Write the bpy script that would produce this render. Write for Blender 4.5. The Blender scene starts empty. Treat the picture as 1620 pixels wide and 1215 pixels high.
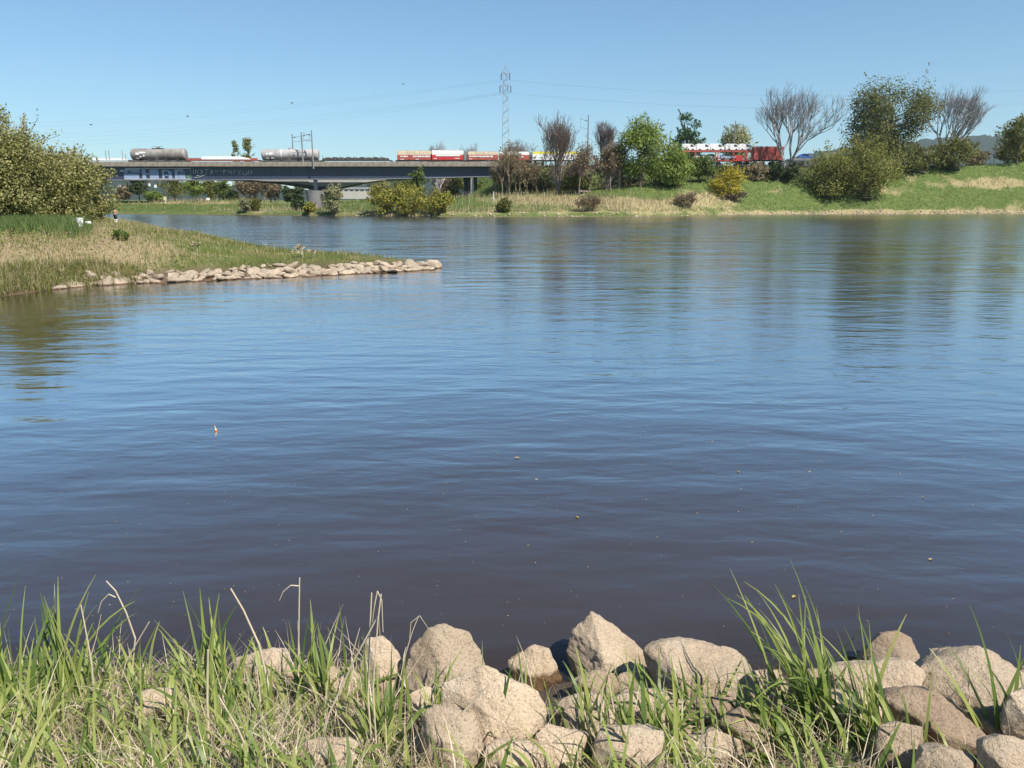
import bpy, bmesh, math, random
import numpy as np
from mathutils import Vector, noise as mnoise

# ------------------------------------------------------------------ camera, sky, sun, exposure
SC = bpy.context.scene
COL = SC.collection
F = 1210.0                      # focal length in photo pixels (photo 1620 x 1215)
EYE = 3.0
PITCH = math.atan((607.5 - 316.0) / F)
cp, sp = math.cos(PITCH), math.sin(PITCH)
cam_d = bpy.data.cameras.new('camera'); cam = bpy.data.objects.new('camera', cam_d); COL.objects.link(cam)
cam.location = (0, 0, EYE); cam.rotation_euler = (math.pi / 2 - PITCH, 0, 0)
cam_d.sensor_fit = 'HORIZONTAL'; cam_d.sensor_width = 36.0; cam_d.lens = 36.0 * F / 1620.0
cam_d.clip_start = 0.05; cam_d.clip_end = 20000
SC.camera = cam

SUN_AZ, SUN_EL = math.radians(135), math.radians(50)
world = bpy.data.worlds.new('World'); SC.world = world; world.use_nodes = True
wn, wl = world.node_tree.nodes, world.node_tree.links
sky = wn.new('ShaderNodeTexSky'); sky.sky_type = 'NISHITA'; sky.sun_disc = False
sky.sun_elevation = SUN_EL; sky.sun_rotation = SUN_AZ
sky.air_density = 1.0; sky.dust_density = 0.0; sky.ozone_density = 1.0
tint = wn.new('ShaderNodeMix'); tint.data_type = 'RGBA'; tint.blend_type = 'MULTIPLY'; tint.inputs[0].default_value = 1.0
tint.inputs[7].default_value = (0.655, 0.905, 1.06, 1)        # white balance of the whole sky
gam = wn.new('ShaderNodeGamma'); gam.inputs[1].default_value = 0.85; wl.new(sky.outputs[0], gam.inputs[0])
wl.new(gam.outputs[0], tint.inputs[6]); wl.new(tint.outputs[2], wn['Background'].inputs[0]); wn['Background'].inputs[1].default_value = 0.108
sun_d = bpy.data.lights.new('sun', 'SUN'); sun = bpy.data.objects.new('sun', sun_d); COL.objects.link(sun)
sun_d.energy = 5.0; sun_d.angle = math.radians(0.5); sun_d.color = (1.0, 0.94, 0.85)
tosun = Vector((math.sin(SUN_AZ) * math.cos(SUN_EL), math.cos(SUN_AZ) * math.cos(SUN_EL), math.sin(SUN_EL)))
sun.rotation_euler = tosun.to_track_quat('Z', 'Y').to_euler(); sun.location = tosun * 100
SC.view_settings.view_transform = 'Standard'; SC.view_settings.look = 'None'
SC.view_settings.exposure = 0.58; SC.view_settings.gamma = 1.0
SC.cycles.max_bounces = 6; SC.cycles.transparent_max_bounces = 8
SC.cycles.caustics_reflective = False; SC.cycles.caustics_refractive = False

# ------------------------------------------------------------------ helpers
def ray(px, py):
    u, v = (px - 810.0) / F, (607.5 - py) / F
    return np.array([u, cp + v * sp, -sp + v * cp])
def at(px, py, Y):
    d = ray(px, py); k = Y / d[1]
    return Vector((d[0] * k, Y, EYE + d[2] * k))
def onz(px, py, z=0.0):
    d = ray(px, py); k = (z - EYE) / d[2]
    return Vector((d[0] * k, d[1] * k, z))
def depth(p): return p[1] * cp - (p[2] - EYE) * sp
def mpp(p): return depth(p) / F            # metres per photo pixel at p
def pix(x, y, z):
    d = y * cp - (z - EYE) * sp
    return 810 + F * x / d, 607.5 - F * (y * sp + (z - EYE) * cp) / d

LABELS = {}
def tag(o, label, cat=None, group=None, kind=None):
    o['label'] = label
    if cat: o['category'] = cat
    if group: o['group'] = group
    if kind: o['kind'] = kind
    return o
def empty(name, loc, rz=0.0):
    o = bpy.data.objects.new(name, None); COL.objects.link(o)
    o.location = loc; o.rotation_euler = (0, 0, rz); o.empty_display_size = 0.2
    return o
def link(name, me, m, parent=None, loc=None):
    if m is not None and not me.materials: me.materials.append(m)
    o = bpy.data.objects.new(name, me); COL.objects.link(o)
    if parent is not None: o.parent = parent
    if loc is not None: o.location = loc
    return o
def mesh_np(name, V, Q, smooth=False):
    """V (n,3), Q (m,k) index array with k = 3 or 4"""
    V = np.ascontiguousarray(V, dtype=np.float32); Q = np.ascontiguousarray(Q, dtype=np.int32)
    me = bpy.data.meshes.new(name); k = Q.shape[1]
    me.vertices.add(len(V)); me.vertices.foreach_set('co', V.ravel())
    me.loops.add(Q.size); me.loops.foreach_set('vertex_index', Q.ravel())
    me.polygons.add(len(Q)); me.polygons.foreach_set('loop_start', np.arange(0, Q.size, k, dtype=np.int32))
    me.polygons.foreach_set('loop_total', np.full(len(Q), k, dtype=np.int32))
    if smooth: me.polygons.foreach_set('use_smooth', np.ones(len(Q), dtype=bool))
    me.update(calc_edges=True); me.validate()
    return me
def sstep(x): x = np.clip(x, 0, 1); return x * x * (3 - 2 * x)

class MB:
    def __init__(s): s.v = []; s.f = []
    def box(s, cx, cy, cz, sx, sy, sz):
        n = len(s.v); hx, hy, hz = sx / 2, sy / 2, sz / 2
        for dz in (-hz, hz):
            for dx, dy in ((-hx, -hy), (hx, -hy), (hx, hy), (-hx, hy)): s.v.append((cx + dx, cy + dy, cz + dz))
        for q in ((3, 2, 1, 0), (4, 5, 6, 7), (0, 1, 5, 4), (1, 2, 6, 5), (2, 3, 7, 6), (3, 0, 4, 7)): s.f.append(tuple(n + i for i in q))
        return s
    def tube(s, a, b, r0, r1=None, k=6, cap=True):
        r1 = r0 if r1 is None else r1
        a, b = Vector(a), Vector(b); d = (b - a)
        if d.length < 1e-6: return s
        d.normalize(); u = d.orthogonal().normalized(); w = d.cross(u); n = len(s.v)
        for c, r in ((a, r0), (b, r1)):
            for i in range(k):
                t = 2 * math.pi * i / k; p = c + u * (r * math.cos(t)) + w * (r * math.sin(t)); s.v.append(tuple(p))
        for i in range(k):
            j = (i + 1) % k; s.f.append((n + i, n + j, n + k + j, n + k + i))
        if cap: s.f.append(tuple(n + k - 1 - i for i in range(k))); s.f.append(tuple(n + k + i for i in range(k)))
        return s
    def path(s, pts, r0, r1, k=5):
        m = len(pts) - 1
        for i in range(m): s.tube(pts[i], pts[i + 1], r0 + (r1 - r0) * i / m, r0 + (r1 - r0) * (i + 1) / m, k, cap=(i in (0, m - 1)))
        return s
    def prism(s, poly, y0, y1):
        """poly: (x,z) counter-clockwise seen from -Y"""
        n = len(s.v); k = len(poly)
        for y in (y0, y1):
            for x, z in poly: s.v.append((x, y, z))
        s.f.append(tuple(n + i for i in range(k))); s.f.append(tuple(n + k + k - 1 - i for i in range(k)))
        for i in range(k):
            j = (i + 1) % k; s.f.append((n + i, n + k + i, n + k + j, n + j))
        return s
    def lathe_x(s, prof, cy, cz, k=20):
        """prof: list of (x, r): solid of revolution round an X axis"""
        n = len(s.v)
        for x, r in prof:
            for i in range(k):
                t = 2 * math.pi * i / k; s.v.append((x, cy + r * math.cos(t), cz + r * math.sin(t)))
        m = len(prof)
        for a in range(m - 1):
            for i in range(k):
                j = (i + 1) % k; s.f.append((n + a * k + i, n + a * k + j, n + (a + 1) * k + j, n + (a + 1) * k + i))
        s.f.append(tuple(n + i for i in range(k - 1, -1, -1))); s.f.append(tuple(n + (m - 1) * k + i for i in range(k)))
        return s
    def build(s, name, m, parent=None, smooth=False, loc=None, bevel=0.0):
        me = bpy.data.meshes.new(name); me.from_pydata(s.v, [], s.f); me.update()
        bm = bmesh.new(); bm.from_mesh(me); bmesh.ops.recalc_face_normals(bm, faces=bm.faces)
        if bevel: bmesh.ops.bevel(bm, geom=list(bm.edges), offset=bevel, segments=1, affect='EDGES', clamp_overlap=True)
        bm.to_mesh(me); bm.free()
        if smooth: me.polygons.foreach_set('use_smooth', np.ones(len(me.polygons), dtype=bool))
        return link(name, me, m, parent, loc)

# ------------------------------------------------------------------ materials
def new_mat(name):
    m = bpy.data.materials.new(name); m.use_nodes = True
    return m, m.node_tree.nodes, m.node_tree.links, m.node_tree.nodes['Principled BSDF']
def ramp(n, stops):
    r = n.new('ShaderNodeValToRGB'); e = r.color_ramp.elements
    while len(e) < len(stops): e.new(0.5)
    for i, (p, c) in enumerate(stops): e[i].position = p; e[i].color = (*c, 1)
    return r
def paint(name, col, rough=0.5, dirt=0.25, scale=1.2, metal=0.0, dirtcol=(0.10, 0.08, 0.06), bump=0.0):
    """painted or bare surface with uneven grime"""
    m, n, l, b = new_mat(name)
    tc = n.new('ShaderNodeTexCoord'); nz = n.new('ShaderNodeTexNoise'); nz.inputs['Scale'].default_value = scale; nz.inputs['Detail'].default_value = 6
    mp = n.new('ShaderNodeMapping'); mp.inputs['Scale'].default_value = (1, 1, 0.45)
    l.new(tc.outputs['Object'], mp.inputs[0]); l.new(mp.outputs[0], nz.inputs[0])
    r = ramp(n, [(0.42, (0, 0, 0)), (0.75, (1, 1, 1))]); l.new(nz.outputs[0], r.inputs[0])
    mu = n.new('ShaderNodeMath'); mu.operation = 'MULTIPLY'; mu.inputs[1].default_value = dirt * 2; mu.use_clamp = True; l.new(r.outputs[0], mu.inputs[0])
    mx = n.new('ShaderNodeMix'); mx.data_type = 'RGBA'; mx.inputs[6].default_value = (*col, 1); mx.inputs[7].default_value = (*dirtcol, 1)
    l.new(mu.outputs[0], mx.inputs[0]); l.new(mx.outputs[2], b.inputs['Base Color'])
    b.inputs['Roughness'].default_value = rough; b.inputs['Metallic'].default_value = metal
    if bump:
        bp = n.new('ShaderNodeBump'); bp.inputs['Strength'].default_value = bump; bp.inputs['Distance'].default_value = 0.02
        l.new(nz.outputs[0], bp.inputs['Height']); l.new(bp.outputs[0], b.inputs['Normal'])
    return m
def leafmat(name, cols, trans=0.35, rough=0.55):
    """leaf: colour varies from leaf to leaf, light passes through"""
    m, n, l, b = new_mat(name)
    g = n.new('ShaderNodeNewGeometry')
    r = ramp(n, [(i / max(1, len(cols) - 1), c) for i, c in enumerate(cols)]); l.new(g.outputs['Random Per Island'], r.inputs[0])
    l.new(r.outputs[0], b.inputs['Base Color']); b.inputs['Roughness'].default_value = rough; b.inputs['Specular IOR Level'].default_value = 0.25
    t = n.new('ShaderNodeBsdfTranslucent'); l.new(r.outputs[0], t.inputs[0])
    mx = n.new('ShaderNodeMixShader'); mx.inputs[0].default_value = trans
    l.new(b.outputs[0], mx.inputs[1]); l.new(t.outputs[0], mx.inputs[2]); l.new(mx.outputs[0], n['Material Output'].inputs[0])
    return m
def barkmat(name, c0, c1):
    m, n, l, b = new_mat(name)
    nz = n.new('ShaderNodeTexNoise'); nz.inputs['Scale'].default_value = 3; tc = n.new('ShaderNodeTexCoord'); l.new(tc.outputs['Object'], nz.inputs[0])
    r = ramp(n, [(0.35, c0), (0.65, c1)]); l.new(nz.outputs[0], r.inputs[0]); l.new(r.outputs[0], b.inputs['Base Color']); b.inputs['Roughness'].default_value = 0.9
    return m

def rockmat(name, c0, c1, c2, wet=True, scale=1.0, wz=0.08):
    m, n, l, b = new_mat(name)
    tc = n.new('ShaderNodeTexCoord'); oi = n.new('ShaderNodeObjectInfo')
    off = n.new('ShaderNodeVectorMath'); off.operation = 'MULTIPLY_ADD'; off.inputs[1].default_value = (1, 1, 1)
    sc = n.new('ShaderNodeVectorMath'); sc.operation = 'SCALE'; sc.inputs[0].default_value = (17, 9, 5); l.new(oi.outputs['Random'], sc.inputs['Scale'])
    l.new(tc.outputs['Object'], off.inputs[0]); l.new(sc.outputs[0], off.inputs[2])
    def nz(s, d=6, ro=0.6):
        x = n.new('ShaderNodeTexNoise'); x.inputs['Scale'].default_value = s * scale; x.inputs['Detail'].default_value = d; x.inputs['Roughness'].default_value = ro
        l.new(off.outputs[0], x.inputs[0]); return x
    big, grain = nz(3.0), nz(95, 4, 0.75)
    r = ramp(n, [(0.25, c0), (0.5, c1), (0.75, c2)]); l.new(big.outputs[0], r.inputs[0])
    sp_ = ramp(n, [(0.36, (0.40, 0.33, 0.27)), (0.46, (0.92, 0.90, 0.87)), (0.66, (1.12, 1.10, 1.06))]); l.new(grain.outputs[0], sp_.inputs[0])
    mu = n.new('ShaderNodeMix'); mu.data_type = 'RGBA'; mu.blend_type = 'MULTIPLY'; mu.inputs[0].default_value = 0.85
    l.new(r.outputs[0], mu.inputs[6]); l.new(sp_.outputs[0], mu.inputs[7])
    # per-stone tint
    hs = n.new('ShaderNodeHueSaturation'); mr = n.new('ShaderNodeMapRange'); mr.inputs[3].default_value = 0.78; mr.inputs[4].default_value = 1.07
    l.new(oi.outputs['Random'], mr.inputs[0]); l.new(mr.outputs[0], hs.inputs['Value']); l.new(mu.outputs[2], hs.inputs['Color'])
    st = nz(1.7, 8, 0.7); sr = ramp(n, [(0.5, (0, 0, 0)), (0.68, (1, 1, 1))]); l.new(st.outputs[0], sr.inputs[0])
    sm = n.new('ShaderNodeMath'); sm.operation = 'MULTIPLY'; sm.inputs[1].default_value = 0.42; l.new(sr.outputs[0], sm.inputs[0])
    ms = n.new('ShaderNodeMix'); ms.data_type = 'RGBA'; ms.inputs[7].default_value = (0.25, 0.185, 0.125, 1); l.new(sm.outputs[0], ms.inputs[0]); l.new(hs.outputs[0], ms.inputs[6])
    colout = ms.outputs[2]; b.inputs['Roughness'].default_value = 0.88
    if wet:      # stone soaked up to a line just above the water
        g = n.new('ShaderNodeNewGeometry'); sx = n.new('ShaderNodeSeparateXYZ'); l.new(g.outputs['Position'], sx.inputs[0])
        ad = n.new('ShaderNodeMath'); ad.operation = 'MULTIPLY_ADD'; ad.inputs[1].default_value = 0.10; l.new(big.outputs[0], ad.inputs[0]); l.new(sx.outputs['Z'], ad.inputs[2])
        w = n.new('ShaderNodeMapRange'); w.inputs[1].default_value = wz; w.inputs[2].default_value = wz + 0.025; w.inputs[3].default_value = 1; w.inputs[4].default_value = 0
        l.new(ad.outputs[0], w.inputs[0])
        mw = n.new('ShaderNodeMix'); mw.data_type = 'RGBA'; mw.blend_type = 'MULTIPLY'; mw.inputs[7].default_value = (0.30, 0.22, 0.14, 1)
        l.new(w.outputs[0], mw.inputs[0]); l.new(colout, mw.inputs[6]); colout = mw.outputs[2]
        rr = n.new('ShaderNodeMapRange'); rr.inputs[3].default_value = 0.88; rr.inputs[4].default_value = 0.45; l.new(w.outputs[0], rr.inputs[0]); l.new(rr.outputs[0], b.inputs['Roughness'])
    l.new(colout, b.inputs['Base Color'])
    vo = n.new('ShaderNodeTexVoronoi'); vo.feature = 'DISTANCE_TO_EDGE'; vo.inputs['Scale'].default_value = 4.5 * scale
    wrp = n.new('ShaderNodeVectorMath'); wrp.operation = 'MULTIPLY_ADD'; wrp.inputs[1].default_value = (0.35, 0.35, 0.35); l.new(big.outputs['Color'], wrp.inputs[0]); l.new(off.outputs[0], wrp.inputs[2]); l.new(wrp.outputs[0], vo.inputs[0])
    cr = n.new('ShaderNodeMapRange'); cr.inputs[1].default_value = 0.0; cr.inputs[2].default_value = 0.012; l.new(vo.outputs[0], cr.inputs[0])
    med = nz(18, 6, 0.65)
    h1 = n.new('ShaderNodeMath'); h1.operation = 'MULTIPLY_ADD'; h1.inputs[1].default_value = 0.9; l.new(med.outputs[0], h1.inputs[0])
    h2 = n.new('ShaderNodeMath'); h2.operation = 'MULTIPLY'; h2.inputs[1].default_value = 0.38; l.new(grain.outputs[0], h2.inputs[0]); l.new(h2.outputs[0], h1.inputs[2])
    h3 = n.new('ShaderNodeMath'); h3.operation = 'MULTIPLY_ADD'; h3.inputs[1].default_value = 0.05; l.new(cr.outputs[0], h3.inputs[0]); l.new(h1.outputs[0], h3.inputs[2])
    bp = n.new('ShaderNodeBump'); bp.inputs['Strength'].default_value = 0.8; bp.inputs['Distance'].default_value = 0.05 / scale
    l.new(h3.outputs[0], bp.inputs['Height']); l.new(bp.outputs[0], b.inputs['Normal'])
    return m

def groundmat(name, green, straw, soil, attr='straw', scale=0.9, wl_=0.0):
    """grass sheet; the attribute says where dry straw grows, noise breaks its edge"""
    m, n, l, b = new_mat(name)
    tc = n.new('ShaderNodeTexCoord')
    def nz(s, d=6, st=(1, 1, 1)):
        mp = n.new('ShaderNodeMapping'); mp.inputs['Scale'].default_value = st; l.new(tc.outputs['Object'], mp.inputs[0])
        x = n.new('ShaderNodeTexNoise'); x.inputs['Scale'].default_value = s; x.inputs['Detail'].default_value = d; x.inputs['Roughness'].default_value = 0.65; l.new(mp.outputs[0], x.inputs[0]); return x
    a = n.new('ShaderNodeAttribute'); a.attribute_name = attr
    n1, n2, n3 = nz(0.22 * scale, 8), nz(1.6 * scale, 6), nz(6 * scale, 4)
    g = ramp(n, [(0.3, green[0]), (0.55, green[1]), (0.75, green[2])]); l.new(n2.outputs[0], g.inputs[0])
    s = ramp(n, [(0.3, straw[0]), (0.7, straw[1])]); l.new(n3.outputs[0], s.inputs[0])
    ad = n.new('ShaderNodeMath'); ad.operation = 'ADD'; l.new(a.outputs['Fac'], ad.inputs[0])
    su = n.new('ShaderNodeMath'); su.operation = 'MULTIPLY_ADD'; su.inputs[1].default_value = 2.3; su.inputs[2].default_value = -1.08; l.new(n1.outputs[0], su.inputs[0]); l.new(su.outputs[0], ad.inputs[1])
    su2 = n.new('ShaderNodeMath'); su2.operation = 'MULTIPLY_ADD'; su2.inputs[1].default_value = 0.9; su2.inputs[2].default_value = -0.45; l.new(n3.outputs[0], su2.inputs[0])
    ad2 = n.new('ShaderNodeMath'); ad2.operation = 'ADD'; l.new(ad.outputs[0], ad2.inputs[0]); l.new(su2.outputs[0], ad2.inputs[1])
    f = n.new('ShaderNodeMapRange'); f.inputs[1].default_value = 0.3; f.inputs[2].default_value = 0.7; l.new(ad2.outputs[0], f.inputs[0])
    mx = n.new('ShaderNodeMix'); mx.data_type = 'RGBA'; l.new(f.outputs[0], mx.inputs[0]); l.new(g.outputs[0], mx.inputs[6]); l.new(s.outputs[0], mx.inputs[7])
    # bare wet soil at the water's edge
    ge = n.new('ShaderNodeNewGeometry'); sx = n.new('ShaderNodeSeparateXYZ'); l.new(ge.outputs['Position'], sx.inputs[0])
    zz = n.new('ShaderNodeMath'); zz.operation = 'MULTIPLY_ADD'; zz.inputs[1].default_value = -0.7; l.new(n3.outputs[0], zz.inputs[0]); l.new(sx.outputs['Z'], zz.inputs[2])
    w = n.new('ShaderNodeMapRange'); w.inputs[1].default_value = -0.15 + wl_; w.inputs[2].default_value = 0.15 + wl_; w.inputs[3].default_value = 1; w.inputs[4].default_value = 0; l.new(zz.outputs[0], w.inputs[0])
    m2 = n.new('ShaderNodeMix'); m2.data_type = 'RGBA'; m2.inputs[7].default_value = (*soil, 1); l.new(w.outputs[0], m2.inputs[0]); l.new(mx.outputs[2], m2.inputs[6])
    l.new(m2.outputs[2], b.inputs['Base Color']); b.inputs['Roughness'].default_value = 0.95; b.inputs['Specular IOR Level'].default_value = 0.1
    bp = n.new('ShaderNodeBump'); bp.inputs['Strength'].default_value = 0.9; bp.inputs['Distance'].default_value = 0.15 / scale
    l.new(n3.outputs[0], bp.inputs['Height']); l.new(bp.outputs[0], b.inputs['Normal'])
    return m

def watermat():
    m, n, l, b = new_mat('river_water')
    b.inputs['Base Color'].default_value = (0.043, 0.035, 0.035, 1); b.inputs['Roughness'].default_value = 0.5; b.inputs['Specular IOR Level'].default_value = 0.0
    tc = n.new('ShaderNodeTexCoord')
    def nz(sx, sy, rz, detail, rough=0.5, dist=0.0):
        mp = n.new('ShaderNodeMapping'); mp.inputs['Rotation'].default_value = (0, 0, math.radians(rz)); mp.inputs['Scale'].default_value = (sx, sy, 1)
        l.new(tc.outputs['Object'], mp.inputs[0])
        x = n.new('ShaderNodeTexNoise'); x.inputs['Scale'].default_value = 1; x.inputs['Detail'].default_value = detail; x.inputs['Roughness'].default_value = rough
        x.inputs['Distortion'].default_value = dist; l.new(mp.outputs[0], x.inputs[0]); return x.outputs[0]
    def mul(a, k, c=None):
        x = n.new('ShaderNodeMath'); x.operation = 'MULTIPLY_ADD' if c is not None else 'MULTIPLY'; l.new(a, x.inputs[0])
        if isinstance(k, float): x.inputs[1].default_value = k
        else: l.new(k, x.inputs[1])
        if c is not None: l.new(c, x.inputs[2])
        return x.outputs[0]
    # ruffled and smooth patches
    pt = nz(0.05, 0.09, 8, 4, 0.6, 0.6); pr = n.new('ShaderNodeMapRange'); pr.inputs[1].default_value = 0.38; pr.inputs[2].default_value = 0.64; pr.inputs[3].default_value = 0.35; pr.inputs[4].default_value = 1.0; l.new(pt, pr.inputs[0]); patch = pr.outputs[0]
    # calm in the lee of the near bank
    sx = n.new('ShaderNodeSeparateXYZ'); l.new(tc.outputs['Object'], sx.inputs[0])
    lee = n.new('ShaderNodeMapRange'); lee.interpolation_type = 'SMOOTHSTEP'; lee.inputs[1].default_value = 4.0; lee.inputs[2].default_value = 22.0; lee.inputs[3].default_value = 0.12; lee.inputs[4].default_value = 1.0; l.new(sx.outputs['Y'], lee.inputs[0])
    swell = nz(0.55, 1.5, -14, 2, 0.4, 0.3)
    mid = nz(1.7, 3.6, 10, 3, 0.5, 0.3)
    fine = nz(5.0, 11.0, -6, 3, 0.55)
    h = mul(swell, 0.026)
    ch = n.new('ShaderNodeMapRange'); ch.inputs[1].default_value = 12.0; ch.inputs[2].default_value = 45.0; ch.inputs[3].default_value = 1.0; ch.inputs[4].default_value = 2.3; l.new(sx.outputs['Y'], ch.inputs[0])
    fr = n.new('ShaderNodeMapRange'); fr.inputs[1].default_value = 14.0; fr.inputs[2].default_value = 60.0; fr.inputs[3].default_value = 0.0; fr.inputs[4].default_value = 1.0; l.new(sx.outputs['Y'], fr.inputs[0])
    h = mul(mul(nz(0.16, 0.36, 6, 3, 0.6, 0.5), fr.outputs[0]), 0.22, h)
    h = mul(mul(mul(mid, patch), ch.outputs[0]), 0.012, h)
    h = mul(mul(mul(fine, patch), lee.outputs[0]), 0.0075, h)
    bp = n.new('ShaderNodeBump'); bp.inputs['Strength'].default_value = 1.0; bp.inputs['Distance'].default_value = 1.0
    l.new(h, bp.inputs['Height'])
    gl = n.new('ShaderNodeBsdfGlossy'); rg = n.new('ShaderNodeMapRange'); rg.interpolation_type = 'SMOOTHSTEP'; rg.inputs[1].default_value = 14.0; rg.inputs[2].default_value = 80.0; rg.inputs[3].default_value = 0.05; rg.inputs[4].default_value = 0.18; l.new(sx.outputs['Y'], rg.inputs[0])
    pt2 = n.new('ShaderNodeMapRange'); pt2.inputs[1].default_value = 0.35; pt2.inputs[2].default_value = 0.65; pt2.inputs[3].default_value = 0.55; pt2.inputs[4].default_value = 1.0; l.new(nz(0.03, 0.04, 20, 4, 0.6, 0.6), pt2.inputs[0])
    l.new(mul(rg.outputs[0], pt2.outputs[0]), gl.inputs['Roughness']); l.new(bp.outputs[0], gl.inputs['Normal'])
    lw = n.new('ShaderNodeLayerWeight'); lw.inputs[0].default_value = 0.5; l.new(bp.outputs[0], lw.inputs['Normal'])
    pw = n.new('ShaderNodeMath'); pw.operation = 'POWER'; pw.inputs[1].default_value = 4.6; l.new(lw.outputs['Facing'], pw.inputs[0])
    k = n.new('ShaderNodeMath'); k.operation = 'MULTIPLY'; k.inputs[1].default_value = 3.0; l.new(pw.outputs[0], k.inputs[0])
    mn = n.new('ShaderNodeMath'); mn.operation = 'MINIMUM'; mn.inputs[1].default_value = 0.95; l.new(k.outputs[0], mn.inputs[0])
    tp = n.new('ShaderNodeBsdfTransparent'); tp.inputs[0].default_value = (0.80, 0.66, 0.48, 1)
    at_ = n.new('ShaderNodeAttribute'); at_.attribute_name = 'clear'
    bd = n.new('ShaderNodeMixShader'); l.new(at_.outputs['Fac'], bd.inputs[0]); l.new(b.outputs[0], bd.inputs[1]); l.new(tp.outputs[0], bd.inputs[2])
    mx = n.new('ShaderNodeMixShader'); l.new(mn.outputs[0], mx.inputs[0]); l.new(bd.outputs[0], mx.inputs[1]); l.new(gl.outputs[0], mx.inputs[2]); l.new(mx.outputs[0], n['Material Output'].inputs[0])
    return m

M = {}
M['water'] = watermat()
M['far_ground'] = groundmat('meadow', [(0.06, 0.09, 0.025), (0.105, 0.145, 0.04), (0.19, 0.19, 0.075)], [(0.24, 0.20, 0.09), (0.42, 0.35, 0.20)], (0.17, 0.125, 0.08), wl_=-0.25)
M['spit_ground'] = groundmat('spit_soil', [(0.07, 0.10, 0.025), (0.11, 0.14, 0.035), (0.15, 0.15, 0.05)], [(0.26, 0.20, 0.11), (0.36, 0.28, 0.17)], (0.13, 0.09, 0.06), scale=2)
M['near_ground'] = groundmat('bank_soil', [(0.10, 0.09, 0.05), (0.16, 0.13, 0.08), (0.22, 0.18, 0.11)], [(0.22, 0.17, 0.11), (0.36, 0.29, 0.2)], (0.11, 0.085, 0.065), scale=6)
M['hill'] = groundmat('wooded_hill', [(0.015, 0.03, 0.018), (0.024, 0.04, 0.024), (0.035, 0.05, 0.03)], [(0.04, 0.055, 0.035), (0.06, 0.07, 0.045)], (0.05, 0.05, 0.03), scale=0.05)
M['rock'] = rockmat('sandstone', (0.45, 0.34, 0.23), (0.57, 0.455, 0.33), (0.64, 0.53, 0.40))
M['rock_wet'] = rockmat('soaked_sandstone', (0.40, 0.30, 0.20), (0.51, 0.40, 0.285), (0.58, 0.475, 0.36), wz=0.20)
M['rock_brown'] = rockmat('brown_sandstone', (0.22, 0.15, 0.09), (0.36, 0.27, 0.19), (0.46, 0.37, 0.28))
M['rock_far'] = rockmat('spit_sandstone', (0.44, 0.345, 0.24), (0.57, 0.465, 0.35), (0.66, 0.555, 0.44), scale=0.6)
M['bark'] = barkmat('bark', (0.07, 0.055, 0.04), (0.15, 0.12, 0.09))
M['bark_grey'] = barkmat('grey_bark', (0.27, 0.245, 0.235), (0.42, 0.39, 0.375))
M['bark_red'] = barkmat('reddish_bark', (0.17, 0.125, 0.11), (0.28, 0.215, 0.19))
M['bark_tan'] = barkmat('tan_twigs', (0.20, 0.15, 0.09), (0.33, 0.26, 0.17))
L = {}
L['willow'] = leafmat('willow_leaf', [(0.14, 0.15, 0.04), (0.25, 0.25, 0.075), (0.37, 0.355, 0.13), (0.48, 0.46, 0.23)], 0.42)
L['yellow'] = leafmat('yellow_green_leaf', [(0.22, 0.21, 0.03), (0.33, 0.32, 0.05), (0.44, 0.41, 0.11)], 0.4)
L['bloom'] = leafmat('yellow_flower', [(0.34, 0.29, 0.02), (0.48, 0.41, 0.04), (0.58, 0.50, 0.10)], 0.4)
L['olive'] = leafmat('olive_leaf', [(0.10, 0.115, 0.025), (0.18, 0.19, 0.04), (0.27, 0.26, 0.08)], 0.4)
L['light_olive'] = leafmat('light_olive_leaf', [(0.15, 0.16, 0.03), (0.25, 0.26, 0.055), (0.36, 0.35, 0.11)], 0.4)
L['green'] = leafmat('green_leaf', [(0.07, 0.11, 0.022), (0.12, 0.17, 0.04), (0.20, 0.24, 0.07)], 0.4)
L['lime'] = leafmat('lime_leaf', [(0.13, 0.19, 0.03), (0.21, 0.28, 0.05), (0.31, 0.36, 0.10)], 0.4)
L['oak'] = leafmat('young_oak_leaf', [(0.085, 0.10, 0.028), (0.15, 0.165, 0.045), (0.24, 0.235, 0.08)], 0.4)
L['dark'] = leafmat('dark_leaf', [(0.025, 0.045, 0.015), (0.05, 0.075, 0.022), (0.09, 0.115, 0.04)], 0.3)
L['bluegreen'] = leafmat('blue_green_leaf', [(0.04, 0.09, 0.04), (0.08, 0.14, 0.055), (0.13, 0.20, 0.08)], 0.35)
L['brown'] = leafmat('brown_bud', [(0.17, 0.12, 0.07), (0.25, 0.185, 0.11), (0.29, 0.25, 0.12)], 0.35)
L['pale'] = leafmat('pale_leaf', [(0.20, 0.21, 0.08), (0.32, 0.32, 0.15), (0.46, 0.43, 0.28)], 0.4)
L['beige'] = leafmat('dry_leaf', [(0.26, 0.20, 0.11), (0.40, 0.31, 0.19)], 0.3)
M['straw'] = leafmat('straw_blade', [(0.26, 0.20, 0.10), (0.40, 0.32, 0.19), (0.55, 0.46, 0.32)], 0.25, 0.7)
M['straw_near'] = leafmat('dry_blade', [(0.30, 0.23, 0.13), (0.46, 0.38, 0.25), (0.66, 0.57, 0.44)], 0.2, 0.6)
M['blade_spit'] = leafmat('spit_blade', [(0.09, 0.13, 0.02), (0.17, 0.20, 0.04), (0.30, 0.28, 0.09)], 0.35)
M['blade_lush'] = leafmat('lush_blade', [(0.07, 0.12, 0.03), (0.11, 0.17, 0.045), (0.19, 0.23, 0.08)], 0.35)
M['blade_near'] = leafmat('reed_blade', [(0.085, 0.14, 0.03), (0.16, 0.22, 0.05), (0.24, 0.30, 0.07), (0.36, 0.38, 0.12), (0.30, 0.36, 0.09)], 0.42, 0.4)

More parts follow.
